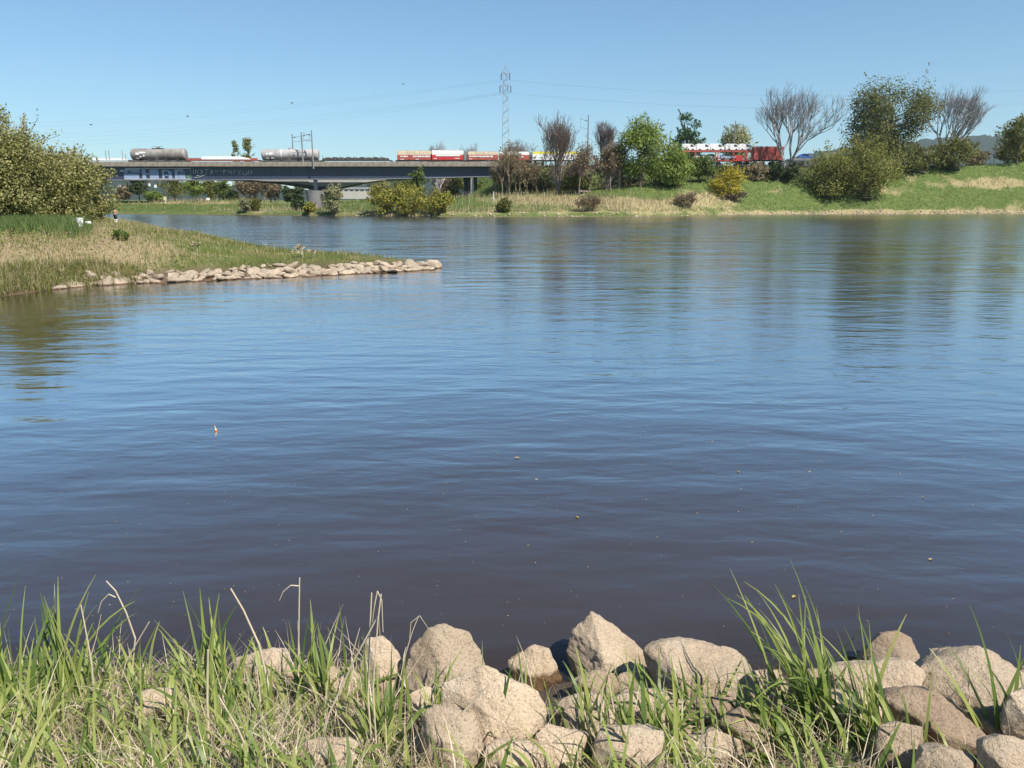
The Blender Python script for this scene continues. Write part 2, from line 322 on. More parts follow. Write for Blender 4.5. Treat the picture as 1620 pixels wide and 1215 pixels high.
# ------------------------------------------------------------------ terrain functions
TRACK_Y = 189.0
_sh = [(-900, 338.5), (190, 338.3), (400, 339.8), (560, 342), (760, 343.2), (1000, 343), (1150, 340.5), (1300, 339.2), (1620, 338.2), (2600, 338)]
SH_PX = np.array([a for a, _ in _sh], float); SH_Y = np.array([onz(a, b).y for a, b in _sh])
_cr = [(-900, 318), (180, 318.5), (400, 316), (445, 324), (470, 331), (515, 331), (540, 322), (600, 316), (720, 313.5), (800, 310), (900, 304), (1000, 295), (1100, 285), (1200, 281), (1300, 278), (1430, 268), (1540, 262), (1620, 256), (2600, 250)]
CR_PX = np.array([a for a, _ in _cr], float)
CR_L = np.interp(CR_PX, [-900, 500, 800, 1150, 2600], [26, 26, 24, 15, 15])
CR_Z = np.array([at(a, b, np.interp(a, SH_PX, SH_Y) + L_).z for (a, b), L_ in zip(_cr, CR_L)])
Z_DECK = at(480, 255.8, TRACK_Y - 3.2).z           # top of the bridge's edge beam
Z_RAIL = Z_DECK - 0.85
def colpx(x, y): return 810 + F * np.asarray(x) / (np.asarray(y) * cp + 0.3)
def gfar(x, y):
    x = np.asarray(x, float); y = np.asarray(y, float)
    px = colpx(x, y); t = y - np.interp(px, SH_PX, SH_Y); zc = np.interp(px, CR_PX, CR_Z); LL = np.interp(px, CR_PX, CR_L)
    wob = 0.5 * np.sin(x * 0.43) + 0.4 * np.sin(x * 0.17 + 2) + 0.25 * np.sin(x * 1.3)
    t = t + wob * 0.7
    step = 0.55 * sstep(t / 0.9)
    u = np.clip(t / LL, 0, 1)
    z = step + np.maximum(zc - 0.55, 0) * (0.55 * u + 0.45 * sstep(u)) + 0.10 * np.sin(x * 0.6 + y * 0.5) * u + 0.07 * np.sin(x * 1.7 - y)*u
    right = sstep((px - 780) / 60.0)
    zfar = zc + (np.minimum(zc, 1.2) - zc) * sstep((t - LL - 6) / 120.0) * (1 - right)
    zfar = zfar + (np.minimum(zc, 4.0) - zfar) * sstep((y - 240) / 160.0)
    z = np.where(t > LL, np.where(t > LL, zfar, z), z)
    e = (Z_RAIL - 0.45) - np.maximum(0, np.abs(y - TRACK_Y) - 4.6) / 1.5
    xe = at(800, 270, TRACK_Y).x
    e = e - np.maximum(0, (xe - x)) / 1.3
    z = np.where(t > 1.0, np.maximum(z, e), z)
    return np.where(t < 0, np.maximum(-2.0, 0.3 * t), z)
def march(px, py, fn, y0, y1, n=1500):
    """first point where the pixel's line of sight meets the ground"""
    d = ray(px, py); Y = np.linspace(y0, y1, n); k = Y / d[1]
    X = d[0] * k; Z = EYE + d[2] * k; G = fn(X, Y); i = np.argmax(G >= Z)
    if not (G >= Z).any(): i = n - 1
    return Vector((X[i], Y[i], G[i]))

# left bank and spit: outline of the waterline (photo pixels on the water plane)
_poly = [(-900, 640), (-400, 540), (-150, 492), (0, 468), (70, 459), (130, 453), (190, 449.5), (250, 447), (350, 442.5), (450, 438.5), (560, 433.5), (640, 429.5), (683, 426),
         (686, 422), (640, 414.5), (560, 410), (480, 406), (400, 400), (330, 388), (290, 377), (250, 366), (215, 357), (190, 352.5), (165, 349.5), (120, 347), (40, 345), (-200, 344), (-900, 343.5)]
POLY = np.array([onz(a, b)[:2] for a, b in _poly])
def sdist(x, y):
    x = np.asarray(x, float).ravel(); y = np.asarray(y, float).ravel()
    d = np.full(x.shape, 1e9); ins = np.zeros(x.shape, bool); n = len(POLY)
    for i in range(n):
        ax, ay = POLY[i]; bx, by = POLY[(i + 1) % n]; ex, ey = bx - ax, by - ay
        t = np.clip(((x - ax) * ex + (y - ay) * ey) / (ex * ex + ey * ey), 0, 1)
        d = np.minimum(d, np.hypot(x - ax - t * ex, y - ay - t * ey))
        c = ((ay > y) != (by > y)) & (x < (bx - ax) * (y - ay) / (by - ay + 1e-12) + ax); ins ^= c
    return np.where(ins, d, -d)
def gspit(x, y):
    s = np.shape(x); x = np.asarray(x, float); y = np.asarray(y, float)
    d = sdist(x, y).reshape(s)
    wob = 0.18 * np.sin(x * 1.1 + 1) + 0.12 * np.sin(x * 2.7 + y * 1.3)
    d = d + wob * 0.5
    lift = 0.72 + 0.78 * sstep((-x - 10.5) / 7)
    z = np.where(d > 0, lift * (1 - np.exp(-d / 2.6)) + 0.05 * np.sin(x * 2.1) * np.sin(y * 1.7), 0.4 * d)
    return np.maximum(z, -1.0)

# near bank
_ns = [(-400, 1080), (0, 1066), (250, 1072), (420, 1068), (560, 1080), (700, 1085), (860, 1098), (1000, 1098), (1180, 1082), (1330, 1062), (1470, 1068), (1620, 1075), (2100, 1075)]
NS = np.array([onz(a, b)[:2] for a, b in _ns])
def gnear(x, y):
    x = np.asarray(x, float); y = np.asarray(y, float)
    t = np.interp(x, NS[:, 0], NS[:, 1]) - y + 0.06 * np.sin(x * 5) + 0.04 * np.sin(x * 11 + y * 7)
    z = np.where(t > 0, np.minimum(1.4, 0.40 * t + 0.06 * sstep(t / 0.15)), 0.32 * t)
    return np.maximum(z + np.where(t > 0.1, 0.03 * np.sin(x * 7 + 1) * np.sin(y * 6), 0), -0.8)

def set_attr(me, name, vals):
    a = me.attributes.new(name, 'FLOAT', 'POINT'); a.data.foreach_set('value', np.asarray(vals, np.float32).ravel())
def gridfaces(nr, nc):
    i = np.arange(nr - 1)[:, None] * nc + np.arange(nc - 1)[None, :]
    return np.stack([i, i + 1, i + nc + 1, i + nc], -1).reshape(-1, 4)

# ------------------------------------------------------------------ the setting
def straw_far(x, y, z):
    px, py = pix(x, y, z)
    s = np.zeros_like(px)
    def blob(cx, cy, rx, ry, a): return a * np.exp(-((px - cx) / rx) ** 2 - ((py - cy) / ry) ** 2)
    s += blob(860, 316, 100, 8, 0.85) + blob(1020, 322, 110, 8, 0.95) + blob(1110, 312, 45, 9, 0.8) + blob(1560, 291, 75, 7, 1.0) + blob(1400, 305, 30, 6, 0.5)
    s += blob(930, 333, 220, 6, 0.45) + blob(650, 338, 120, 5, 0.6) + blob(1230, 303, 30, 3, 0.5) + blob(300, 321, 160, 3, 0.55) + blob(1520, 334, 260, 3, 0.8) + blob(1250, 338, 200, 3.5, 0.6) + blob(420, 334, 80, 5, 0.4)
    return s
cols = np.arange(-900, 2601, 8.0)
rows = np.concatenate([[-12, -6, -3, -1.5, -0.7, -0.2, 0.1, 0.3, 0.5, 0.8, 1.2, 1.7, 2.3, 3], np.arange(4, 62, 1.0), [66, 72, 80, 95, 120, 160, 220, 320, 500, 800, 1400, 2500, 3900]])
CY = np.interp(cols, SH_PX, SH_Y)
YY = CY[None, :] + rows[:, None]; XX = (cols[None, :] - 810) / F * (YY * cp + 0.3); ZZ = gfar(XX, YY)
me = mesh_np('far_bank', np.stack([XX, YY, ZZ], -1).reshape(-1, 3), gridfaces(len(rows), len(cols)), True)
set_attr(me, 'straw', straw_far(XX, YY, ZZ))
tag(link('far_bank_ground', me, M['far_ground']), 'green meadow bank sloping up beyond the river', kind='structure')

gx = np.arange(-95, 9, 0.45); gy = np.arange(14, 150, 0.6)
XX, YY = np.meshgrid(gx, gy); ZZ = gspit(XX, YY)
me = mesh_np('spit', np.stack([XX, YY, ZZ], -1).reshape(-1, 3), gridfaces(len(gy), len(gx)), True)
PX, PY = pix(XX, YY, ZZ)
set_attr(me, 'straw', 0.75 * np.exp(-((PX - 120) / 130) ** 2 - ((PY - 395) / 30) ** 2) + 0.25)
tag(link('spit_ground', me, M['spit_ground']), 'grassy spit of land reaching into the river from the left', kind='structure')

gx = np.arange(-9, 9.01, 0.06); gy = np.arange(-3, 7.0, 0.06)
XX, YY = np.meshgrid(gx, gy); ZZ = gnear(XX, YY)
me = mesh_np('near_bank', np.stack([XX, YY, ZZ], -1).reshape(-1, 3), gridfaces(len(gy), len(gx)), True); set_attr(me, 'straw', np.full(XX.size, 0.5))
tag(link('near_bank_ground', me, M['near_ground']), 'sloping soil bank under the grass and boulders in front', kind='structure')

wx = np.concatenate([[-700, -60, -12], np.arange(-7, 7.01, 0.1), [12, 60, 700]]); wy = np.concatenate([[-30, 0, 2.5], np.arange(3.0, 7.01, 0.1), [12, 60, 420]])
XX, YY = np.meshgrid(wx, wy)
me = mesh_np('water', np.stack([XX, YY, np.zeros_like(XX)], -1).reshape(-1, 3), gridfaces(len(wy), len(wx)))
dp = np.maximum(0, -gnear(XX, YY)); set_attr(me, 'clear', np.where((np.abs(XX) < 7.05) & (YY > 2.9) & (YY < 7.05), 0.85 * np.exp(-dp / 0.10), 0))   # clarity of the shallows
tag(link('water', me, M['water']), 'calm dark blue river with small ripples', kind='structure')

def hill(name, Y, prof, label, dy=900):
    pxs = np.arange(prof[0][0], prof[-1][0] + 1, 4.0); tops = np.interp(pxs, [a for a, _ in prof], [b for _, b in prof])
    rng = np.random.default_rng(int(Y)); V = []
    rowsn = 9
    for r in range(rowsn):
        u = r / (rowsn - 1)
        for a, b in zip(pxs, tops):
            y = Y - dy * 0.5 * (1 - u); p = at(a, 316, y); top = at(a, b, Y).z
            V.append((p.x, y, -2 + (top + 2) * math.sin(u * math.pi / 2) + rng.normal() * 3.0 * (u > 0.1) * (top > 10)))
    for a, b in zip(pxs, tops): p = at(a, 316, Y + dy); V.append((p.x, Y + dy, -3))
    me = mesh_np(name, np.array(V), gridfaces(rowsn + 1, len(pxs)), True); set_attr(me, 'straw', np.full(len(V), 0.1))
    tag(link(name, me, M['hill']), label, kind='structure')
hill('hill', 3000, [(1060, 318), (1180, 268), (1290, 240), (1400, 227), (1480, 219), (1540, 215), (1600, 217), (1700, 226), (1800, 250), (2100, 300), (2300, 317)], 'wooded hill on the skyline at the right edge')
hill('hill', 2200, [(-700, 290), (-200, 280), (100, 276), (200, 282), (300, 290), (420, 300), (530, 302), (560, 294), (600, 286), (660, 280), (760, 280), (900, 290), (1100, 318)], 'low blue hill seen under the bridge', 600)

# ------------------------------------------------------------------ plants
def leaf_quads(P, N, size, rng, elong=1.7):
    """rhombic leaves at P with normals N"""
    n = len(P); N = N / (np.linalg.norm(N, axis=1, keepdims=True) + 1e-9)
    R = rng.normal(size=(n, 3)); T = R - (R * N).sum(1, keepdims=True) * N; T /= np.linalg.norm(T, axis=1, keepdims=True) + 1e-9
    B = np.cross(N, T); s = (size * rng.uniform(0.6, 1.35, n))[:, None]
    V = np.stack([P - T * s * elong * 0.5, P - B * s * 0.5 + N * s * 0.12, P + T * s * elong * 0.5, P + B * s * 0.5 + N * s * 0.12], 1).reshape(-1, 3)
    Q = np.arange(n * 4).reshape(-1, 4)
    return V, Q
def unit(rng, n):
    v = rng.normal(size=(n, 3)); return v / np.linalg.norm(v, axis=1, keepdims=True)

def branches(mb, rng, h, w, depth_n, spread, r0, upw=0.35, trunk=0.25, kids=(3, 4), k=4, tips=None, rmin=0.018):
    """bare branching fitted to height h and width w afterwards"""
    segs = []
    def grow(p, d, ln, r, lev):
        q = p; n = 3
        pts = [p]
        for i in range(n):
            d = (d + Vector(rng.normal(size=3)) * 0.10 + Vector((0, 0, upw * 0.18))).normalized()
            q2 = q + d * (ln / n); segs.append((q, q2, r * (1 - 0.45 * i / n), r * (1 - 0.45 * (i + 1) / n))); q = q2; pts.append(q)
        if lev == 0:
            if tips is not None: tips.append(tuple(q))
            return
        m = int(rng.integers(kids[0], kids[1] + 1))
        for j in range(m):
            b = pts[-1] if j < 2 else pts[-2]
            a = d.orthogonal().normalized(); a.rotate(__import__('mathutils').Quaternion(d, float(rng.uniform(0, 6.28))))
            nd = (d + a * spread * float(rng.uniform(0.6, 1.25))).normalized()
            grow(b, nd, ln * float(rng.uniform(0.62, 0.86)), r * (0.60 if j else 0.72), lev - 1)
    grow(Vector((0, 0, -0.3)), Vector((0, 0, 1)), trunk * 10, 1.0, depth_n)
    P = np.array([s[1] for s in segs]); mx = np.percentile(np.abs(P[:, :2]), 98); mz = np.percentile(P[:, 2], 99.5)
    sx, sz = (w / 2) / mx, h / mz
    S = Vector((sx, sx, sz))
    for a, b, ra, rb in segs:
        mb.tube(a * S, b * S, max(ra * r0, rmin * 1.2), max(rb * r0, rmin), k if ra > 0.2 else 3, cap=False)
    if tips is not None:
        for i, t in enumerate(tips): tips[i] = (t[0] * sx, t[1] * sx, t[2] * sz)

def tree(name, label, cat, px, Y, top, wpx, kind, leaf, base=None, n=2600, ls=0.34, seed=0, group='trees along the far bank', gfn=gfar, cf=0.25, bark='bark', zbase=None, loose=0.22, dens=1.9, K=None):
    rng = np.random.default_rng(seed * 7 + 11)
    if base is not None:
        g = march(px, base, gfn, Y - 22, Y + 22); loc = g
    else:
        x = at(px, 316, Y).x; loc = Vector((x, Y, float(gfn(np.array([x]), np.array([Y]))[0])))
    if zbase is not None: loc.z = zbase
    Yb = loc.y; h = at(px, top, Yb).z - loc.z; w = wpx * mpp(at(px, (top + 300) / 2, Yb))
    root = empty(name, loc, 0); tag(root, label, cat, group)
    tr = MB(); n = int(n * dens)
    if kind == 'bare':
        tips = []
        for s in range(4):
            mb2 = MB(); t2 = []; tx, ty = ((-0.14, 0.1), (0.13, -0.1), (0.0, 0.12), (0.02, -0.12))[s]; tx += rng.uniform(-0.03, 0.03); hs = h * (0.9, 0.86, 1.0, 0.94)[s]
            branches(mb2, rng, hs, w * rng.uniform(0.66, 0.84), 6, rng.uniform(0.52, 0.7), 0.017 * h, upw=0.95, tips=t2, kids=(2, 4), trunk=0.10, rmin=0.013)
            o = len(tr.v); f_ = lambda a, b, c: (a + tx * w * max(0, c / h) ** 0.8, b + ty * w * max(0, c / h) ** 0.8, c)
            tr.v += [f_(*v) for v in mb2.v]; tr.f += [tuple(i + o for i in f) for f in mb2.f]; tips += [f_(*v) for v in t2]
        tr.tube((0, 0, -0.4), (0, 0, 0.06 * h), 0.026 * h, 0.020 * h, 8)
        tr.build('trunk', M[bark], root)
        if leaf:
            P = np.array(tips); idx = rng.integers(0, len(P), n); P = P[idx] + rng.normal(size=(n, 3)) * 0.35
            V, Q = leaf_quads(P, unit(rng, n), np.full(n, ls), rng); link('crown', mesh_np('crown', V, Q), L[leaf], root)
        return root
    if kind == 'brush':          # multi-stemmed leafless or budding shrub
        tips = []
        for s in range(9):
            mb2 = MB(); t2 = []
            branches(mb2, rng, h * (1.0 if s == 0 else rng.uniform(0.55, 1.0)), w * 0.5, 4, 0.55, 0.015 * h, upw=0.6, tips=t2, trunk=0.15)
            ox, oy = rng.uniform(-0.33, 0.33) * w, rng.uniform(-0.25, 0.25) * w; tr.tube((0, 0, -0.25), (ox, oy, -0.05), 0.02 * h, 0.016 * h, 5); o = len(tr.v)
            tr.v += [(a + ox, b + oy, c) for a, b, c in mb2.v]; tr.f += [tuple(i + o for i in f) for f in mb2.f]
            tips += [(a + ox, b + oy, c) for a, b, c in t2]
        tr.build('trunk', M[bark], root)
        if leaf:
            P = np.array(tips); idx = rng.integers(0, len(P), n); P = P[idx] + rng.normal(size=(n, 3)) * 0.3; P[:, 2] = np.abs(P[:, 2])
            V, Q = leaf_quads(P, unit(rng, n), np.full(n, ls), rng); link('crown', mesh_np('crown', V, Q), L[leaf], root)
        return root
    # leafy crowns: clumps of leaves carried by limbs
    if kind == 'bush': cz, hz, K = 0.42 * h, 0.58 * h, K or 30
    elif kind == 'column': cz, hz, K = 0.55 * h, 0.47 * h, K or 22
    else: cz, hz, K = (cf + 1) / 2 * h, (1 - cf) / 2 * h, K or 30
    D = unit(rng, K); fr = rng.uniform(0.35, 0.92, K) ** 0.7
    C = np.stack([D[:, 0] * fr * w / 2 * 0.85, D[:, 1] * fr * w / 2 * 0.85, cz + D[:, 2] * fr * hz * 0.88], 1)
    if kind == 'tree':           # egg-shaped: narrower on top
        k = 1 - 0.35 * np.clip((C[:, 2] - cz) / hz, 0, 1); C[:, 0] *= k; C[:, 1] *= k
    C[:, 2] = np.maximum(C[:, 2], 0.06 * h)
    CR = rng.uniform(0.65, 1.25, K) * loose * min(w, 1.2 * h)
    cnt = rng.multinomial(n, CR ** 2 / (CR ** 2).sum())
    P = []; N = []
    for c, r, m in zip(C, CR, cnt):
        d = unit(rng, m); rad = r * rng.uniform(0, 1, m) ** 0.45
        p = c + d * rad[:, None] * np.array([1, 1, 0.8]); P.append(p); N.append(d + rng.normal(size=(m, 3)) * 0.55 + np.array([0, 0, 0.35]))
    # loose sprigs that break the outline
    ns = 46 if kind == 'tree' else 20 if kind == 'column' else 130 if n < 9000 else 420
    for _ in range(ns):
        i = rng.integers(0, K); d = unit(rng, 1)[0]; d[2] = abs(d[2]) * 0.9 + 0.15; d /= np.linalg.norm(d)
        s0 = C[i] + d * CR[i] * 0.8; ln = rng.uniform(0.06, 0.20 if kind == 'bush' else 0.16) * h; m = 14
        t = rng.uniform(0, 1, m)[:, None]; P.append(s0 + d * ln * t + rng.normal(size=(m, 3)) * 0.07 * ln); N.append(unit(rng, m))
        tr.tube(C[i], tuple(s0 + d * ln * 0.9), 0.02, 0.01, 3, cap=False)
    P = np.concatenate(P); N = np.concatenate(N)
    zt = np.percentile(P[:, 2], 99.7); P[:, 2] = np.where(P[:, 2] > 0, P[:, 2] * h / zt, -P[:, 2] * 0.3)
    V, Q = leaf_quads(P, N, np.full(len(P), ls), rng)
    r0 = 0.022 * h + 0.03
    if kind == 'bush':
        tr.tube((0, 0, -0.5), (0, 0, -0.26), 0.13 * w, 0.13 * w, 10)
        for i in range(12):
            a = rng.uniform(0, 6.28); b = rng.uniform(0, 0.12) * w; c = C[rng.integers(0, K)]
            s = Vector((b * math.cos(a), b * math.sin(a), -0.3)); m_ = Vector((0.5 * c[0] + s.x * 0.5, 0.5 * c[1] + s.y * 0.5, 0.62 * c[2]))
            tr.path([s, m_, Vector(c)], r0 * 0.5, r0 * 0.12, 5)
    else:
        top_p = Vector((rng.normal() * 0.03 * w, rng.normal() * 0.03 * w, 0.8 * h)); mid = Vector((rng.normal() * 0.02 * w, 0, 0.4 * h))
        tr.path([Vector((0, 0, -0.4)), mid, top_p], r0, r0 * 0.25, 7)
        for i in range(K):
            c = Vector(C[i]); s = mid.lerp(top_p, min(0.95, max(0.0, (c.z * 0.8 - mid.z) / (top_p.z - mid.z + 1e-6)))); q = s.lerp(c, 0.5) + Vector((0, 0, -0.02 * h))
            tr.path([s, q, c], r0 * 0.33, r0 * 0.08, 4)
    tr.build('trunk', M[bark], root); link('crown', mesh_np('crown', V, Q), L[leaf], root)
    return root

S = 'shrubs on the far bank'; T = 'trees along the far bank'; U = 'trees seen under the bridge'
def tr(*a, **k): return tree(*a, **k)
# right-hand bank, west to east
tr('bare_tree', 'twiggy brown tree hiding the end of the bridge', 'tree', 806, 176, 228, 66, 'brush', 'brown', n=1400, ls=0.2, seed=1, bark='bark_tan', base=309)
tr('bare_tree', 'bare reddish tree rising above the yellow topped wagon', 'tree', 886, 177, 180, 86, 'bare', 'brown', n=260, ls=0.18, seed=2, bark='bark_red', base=305)
tr('bare_tree', 'thin grey leafless tree just left of the light green tree', 'tree', 950, 182, 190, 62, 'bare', None, seed=3, bark='bark_red')
tr('bare_shrub', 'broad brown twiggy thicket between bare reddish tree and light green tree', 'shrub', 938, 174, 224, 84, 'brush', 'brown', n=2400, ls=0.2, seed=4, group=S, bark='bark_red', base=302)
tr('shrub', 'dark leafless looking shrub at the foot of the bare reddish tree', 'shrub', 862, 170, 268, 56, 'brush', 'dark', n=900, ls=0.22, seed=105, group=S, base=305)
tr('shrub', 'olive undergrowth below the brown thicket', 'shrub', 915, 168, 276, 70, 'bush', 'olive', n=1200, ls=0.26, seed=6, group=S, base=303)
tr('tree', 'light green round tree with loose top beside the brown thicket', 'tree', 1012, 176, 184, 82, 'tree', 'lime', n=4600, ls=0.25, seed=7, cf=0.08, base=296, K=40)
tr('tree', 'dark blue green sparse tree rising behind the lime green tree', 'tree', 1083, 196, 179, 58, 'tree', 'bluegreen', n=1500, ls=0.36, seed=8, cf=0.1, loose=0.15)
tr('shrub', 'lime green bushy tree in front of the dark sparse tree', 'tree', 1058, 171, 222, 84, 'bush', 'lime', n=4200, ls=0.26, seed=9, base=292)
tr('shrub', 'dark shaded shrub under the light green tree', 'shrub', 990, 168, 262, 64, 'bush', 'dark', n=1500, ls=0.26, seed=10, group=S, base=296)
tr('tree', 'small dark round tree on a thin trunk below the car wagons', 'tree', 1107, 170, 246, 52, 'tree', 'green', n=1900, ls=0.26, seed=11, cf=0.18, base=286)
tr('shrub', 'bright yellow flowering bush on the grassy slope', 'shrub', 1152, 160, 258, 64, 'bush', 'bloom', n=1500, ls=0.22, seed=12, group=S, base=309, bark='bark_tan')
tr('tree', 'pale green tree far behind the red car wagons', 'tree', 1160, 235, 199, 64, 'tree', 'pale', n=1800, ls=0.4, seed=13, cf=0.2)
tr('shrub', 'beige dry bush right of the yellow bush', 'shrub', 1196, 168, 256, 44, 'bush', 'beige', n=700, ls=0.24, seed=14, group=S, base=284)
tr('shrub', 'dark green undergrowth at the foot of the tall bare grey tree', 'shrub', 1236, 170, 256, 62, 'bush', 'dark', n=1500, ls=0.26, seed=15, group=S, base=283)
tr('bare_tree', 'tall bare grey tree with upswept branches right of the red wagon', 'tree', 1246, 176, 136, 132, 'bare', None, seed=16, bark='bark_grey', base=278)
tr('shrub', 'olive willow bush, left half of the large pair by the slope', 'shrub', 1308, 162, 230, 78, 'bush', 'light_olive', n=3000, ls=0.22, seed=17, group=S, base=309)
tr('shrub', 'large olive willow bush in front of the tall green tree', 'shrub', 1366, 162, 214, 118, 'bush', 'light_olive', n=5200, ls=0.22, seed=18, group=S, base=310)
tr('tree', 'tallest broad green tree behind the olive willow bush', 'tree', 1396, 182, 122, 158, 'tree', 'oak', n=11000, ls=0.26, seed=19, cf=0.06, loose=0.15, K=64)
tr('bare_tree', 'bare grey tree right of the tallest green tree', 'tree', 1492, 178, 132, 118, 'bare', None, seed=20, bark='bark_grey', base=264)
tr('shrub', 'green bushy undergrowth below the bare tree on the right', 'shrub', 1508, 174, 214, 92, 'bush', 'olive', n=2200, ls=0.25, seed=21, group=S, base=265)
tr('shrub', 'brownish undergrowth between the tallest tree and the bare tree', 'shrub', 1454, 174, 226, 78, 'bush', 'oak', n=1700, ls=0.26, seed=22, group=S, base=270)
tr('tree', 'green tree cut by the right edge of the picture', 'tree', 1608, 182, 178, 84, 'tree', 'olive', n=2400, ls=0.27, seed=23, cf=0.2, loose=0.15, base=257)
tr('shrub', 'olive brown bush under the tree at the right edge', 'shrub', 1598, 178, 224, 70, 'bush', 'olive', n=1800, ls=0.26, seed=24, group=S, base=257)
tr('shrub', 'low dark hedge bush on the crest near the right edge', 'shrub', 1546, 180, 240, 46, 'bush', 'brown', n=900, ls=0.26, seed=25, group=S, base=260)
tr('bare_shrub', 'brown twiggy shrub between the end of the bridge and the bare reddish tree', 'shrub', 840, 173, 256, 50, 'brush', 'brown', n=1100, ls=0.2, seed=41, group=S, bark='bark_tan', base=305)
tr('bare_shrub', 'reddish twiggy shrub under the crown of the bare reddish tree', 'shrub', 900, 172, 254, 60, 'brush', 'brown', n=1800, ls=0.2, seed=42, group=S, bark='bark_red', base=303)
tr('bare_shrub', 'pinkish brown twigs right against the light green tree', 'shrub', 968, 173, 226, 46, 'brush', 'brown', n=1500, ls=0.2, seed=43, group=S, bark='bark_red', base=299)
tr('bare_shrub', 'grey brown scrub over the abutment at the bridge end', 'shrub', 786, 180, 262, 44, 'brush', 'brown', n=1200, ls=0.2, seed=44, group=S, bark='bark_tan', base=308)
# low shrubs near the waterline
tr('shrub', 'small green shrub on the bank right of the white post', 'shrub', 798, 148, 313, 26, 'bush', 'olive', n=500, ls=0.2, seed=26, group=S, base=336)
tr('bare_shrub', 'low brown shrub on the straw bank below the thicket', 'shrub', 930, 150, 308, 42, 'brush', 'brown', n=500, ls=0.18, seed=27, group=S, base=334, bark='bark_tan')
tr('bare_shrub', 'tan shrub in the straw left of the yellow bush', 'shrub', 1086, 152, 300, 38, 'brush', 'beige', n=500, ls=0.18, seed=28, group=S, base=330, bark='bark_tan')
tr('bare_shrub', 'heap of brown brushwood below the yellow bush', 'shrub', 1166, 156, 300, 34, 'brush', None, seed=29, group=S, base=320, bark='bark_red')
# willows by the pier
tr('shrub', 'pale leafy willow sapling right beside the bridge pier', 'shrub', 527, 158, 291, 34, 'bush', 'pale', n=800, ls=0.22, seed=30, group=S, base=337, bark='bark_tan')
tr('shrub', 'yellow green willow bush at left of the row beside the pier', 'shrub', 606, 152, 288, 52, 'bush', 'yellow', n=1900, ls=0.22, seed=31, dens=1.1, group=S, base=338, bark='bark_tan')
tr('shrub', 'yellow green willow bush in the middle of the row below the girder', 'shrub', 648, 154, 291, 56, 'bush', 'yellow', n=1900, ls=0.22, seed=32, dens=1.1, group=S, base=337, bark='bark_tan')
tr('shrub', 'yellow willow bush at the right end of the row below the girder', 'shrub', 694, 153, 299, 50, 'bush', 'yellow', n=1700, ls=0.22, seed=33, dens=1.1, group=S, base=337, bark='bark_tan')
tr('young_tree', 'slim green young tree standing in front of the girder', 'tree', 664, 160, 264, 24, 'tree', 'green', n=700, ls=0.24, seed=34, base=332, cf=0.2)
tr('shrub', 'small yellow bush at the foot of the pier', 'shrub', 490, 160, 320, 22, 'bush', 'yellow', n=350, ls=0.2, seed=35, group=S, base=337)
tr('shrub', 'dark shrub left of the pier foot', 'shrub', 472, 166, 313, 26, 'bush', 'dark', n=500, ls=0.22, seed=36, group=S, base=334)
tr('shrub', 'round pale yellow bush on the bank left of the pier', 'shrub', 389, 166, 313, 18, 'bush', 'pale', n=350, ls=0.2, seed=37, group=S, base=335)
tr('shrub', 'small olive bush right beside the round pale bush', 'shrub', 405, 168, 314, 18, 'bush', 'olive', n=350, ls=0.2, seed=38, group=S, base=334)
# trees seen under the bridge, left span
bg = [(194, 255, 296, 30, 'brush', 'brown', 'brown thicket at the left end below the bridge'), (221, 250, 270, 32, 'tree', 'dark', 'dark tree under the graffiti at left'), (243, 240, 301, 34, 'bush', 'lime', 'bright green bush under the graffiti'),
      (276, 265, 268, 50, 'tree', 'olive', 'grey green broad tree under the graffiti'), (311, 255, 276, 34, 'tree', 'lime', 'light green tree below the scribbled girder'), (334, 262, 280, 36, 'tree', 'olive', 'olive tree below the scribbled girder'),
      (352, 250, 284, 30, 'tree', 'green', 'green tree left of the dark purple bush'), (370, 240, 301, 20, 'bush', 'dark', 'small dark purple bush under the middle of the span'), (392, 258, 280, 40, 'brush', 'brown', 'brown budding tree under the second tank wagon'),
      (416, 252, 279, 48, 'brush', 'brown', 'large brown budding tree left of the dark firs'), (438, 262, 284, 36, 'brush', 'brown', 'thin brown tree beside the dark firs'), (455, 258, 295, 20, 'column', 'dark', 'dark fir under the haunch of the bridge'), (470, 262, 292, 22, 'column', 'dark', 'second dark fir next to the pier'),
      (640, 245, 276, 50, 'tree', 'olive', 'olive tree behind the yellow willows'), (700, 240, 274, 44, 'brush', 'brown', 'brown trees behind the right end of the yellow willows'), (722, 236, 276, 32, 'tree', 'olive', 'olive tree left of the slim bridge columns'), (768, 238, 278, 44, 'bush', 'lime', 'yellow green bush seen between the slim bridge columns'), (600, 300, 286, 40, 'tree', 'olive', 'distant tree right of the pale hall')]
for i, (px, Y, top, w, k, lf, lab) in enumerate(bg):
    tr('tree' if k != 'bush' else 'shrub', lab, 'tree' if k != 'bush' else 'shrub', px, Y, top, w, k, lf, n=1100, ls=0.34, seed=50 + i, group=U, cf=0.1)
tr('poplar', 'shorter slim poplar left of the second tank wagon', 'tree', 378, 330, 223, 9, 'column', 'olive', n=700, ls=0.42, seed=70, group='poplars behind the bridge', loose=0.5)
tr('poplar', 'taller slim poplar left of the second tank wagon', 'tree', 397, 330, 218, 13, 'column', 'olive', n=1000, ls=0.42, seed=71, group='poplars behind the bridge', loose=0.5)
tr('bare_tree', 'bare treetop behind the white and red wagon', 'tree', 692, 225, 224, 48, 'bare', None, seed=72, bark='bark_grey', group='bare trees behind the train')
tr('bare_tree', 'bare treetop behind the gap between the red wagons', 'tree', 744, 228, 228, 40, 'bare', None, seed=73, bark='bark_grey', group='bare trees behind the train')
tr('bare_tree', 'bare treetop in front of the pylon foot', 'tree', 822, 215, 222, 64, 'bare', 'brown', n=500, ls=0.25, seed=74, bark='bark_red', group='bare trees behind the train')
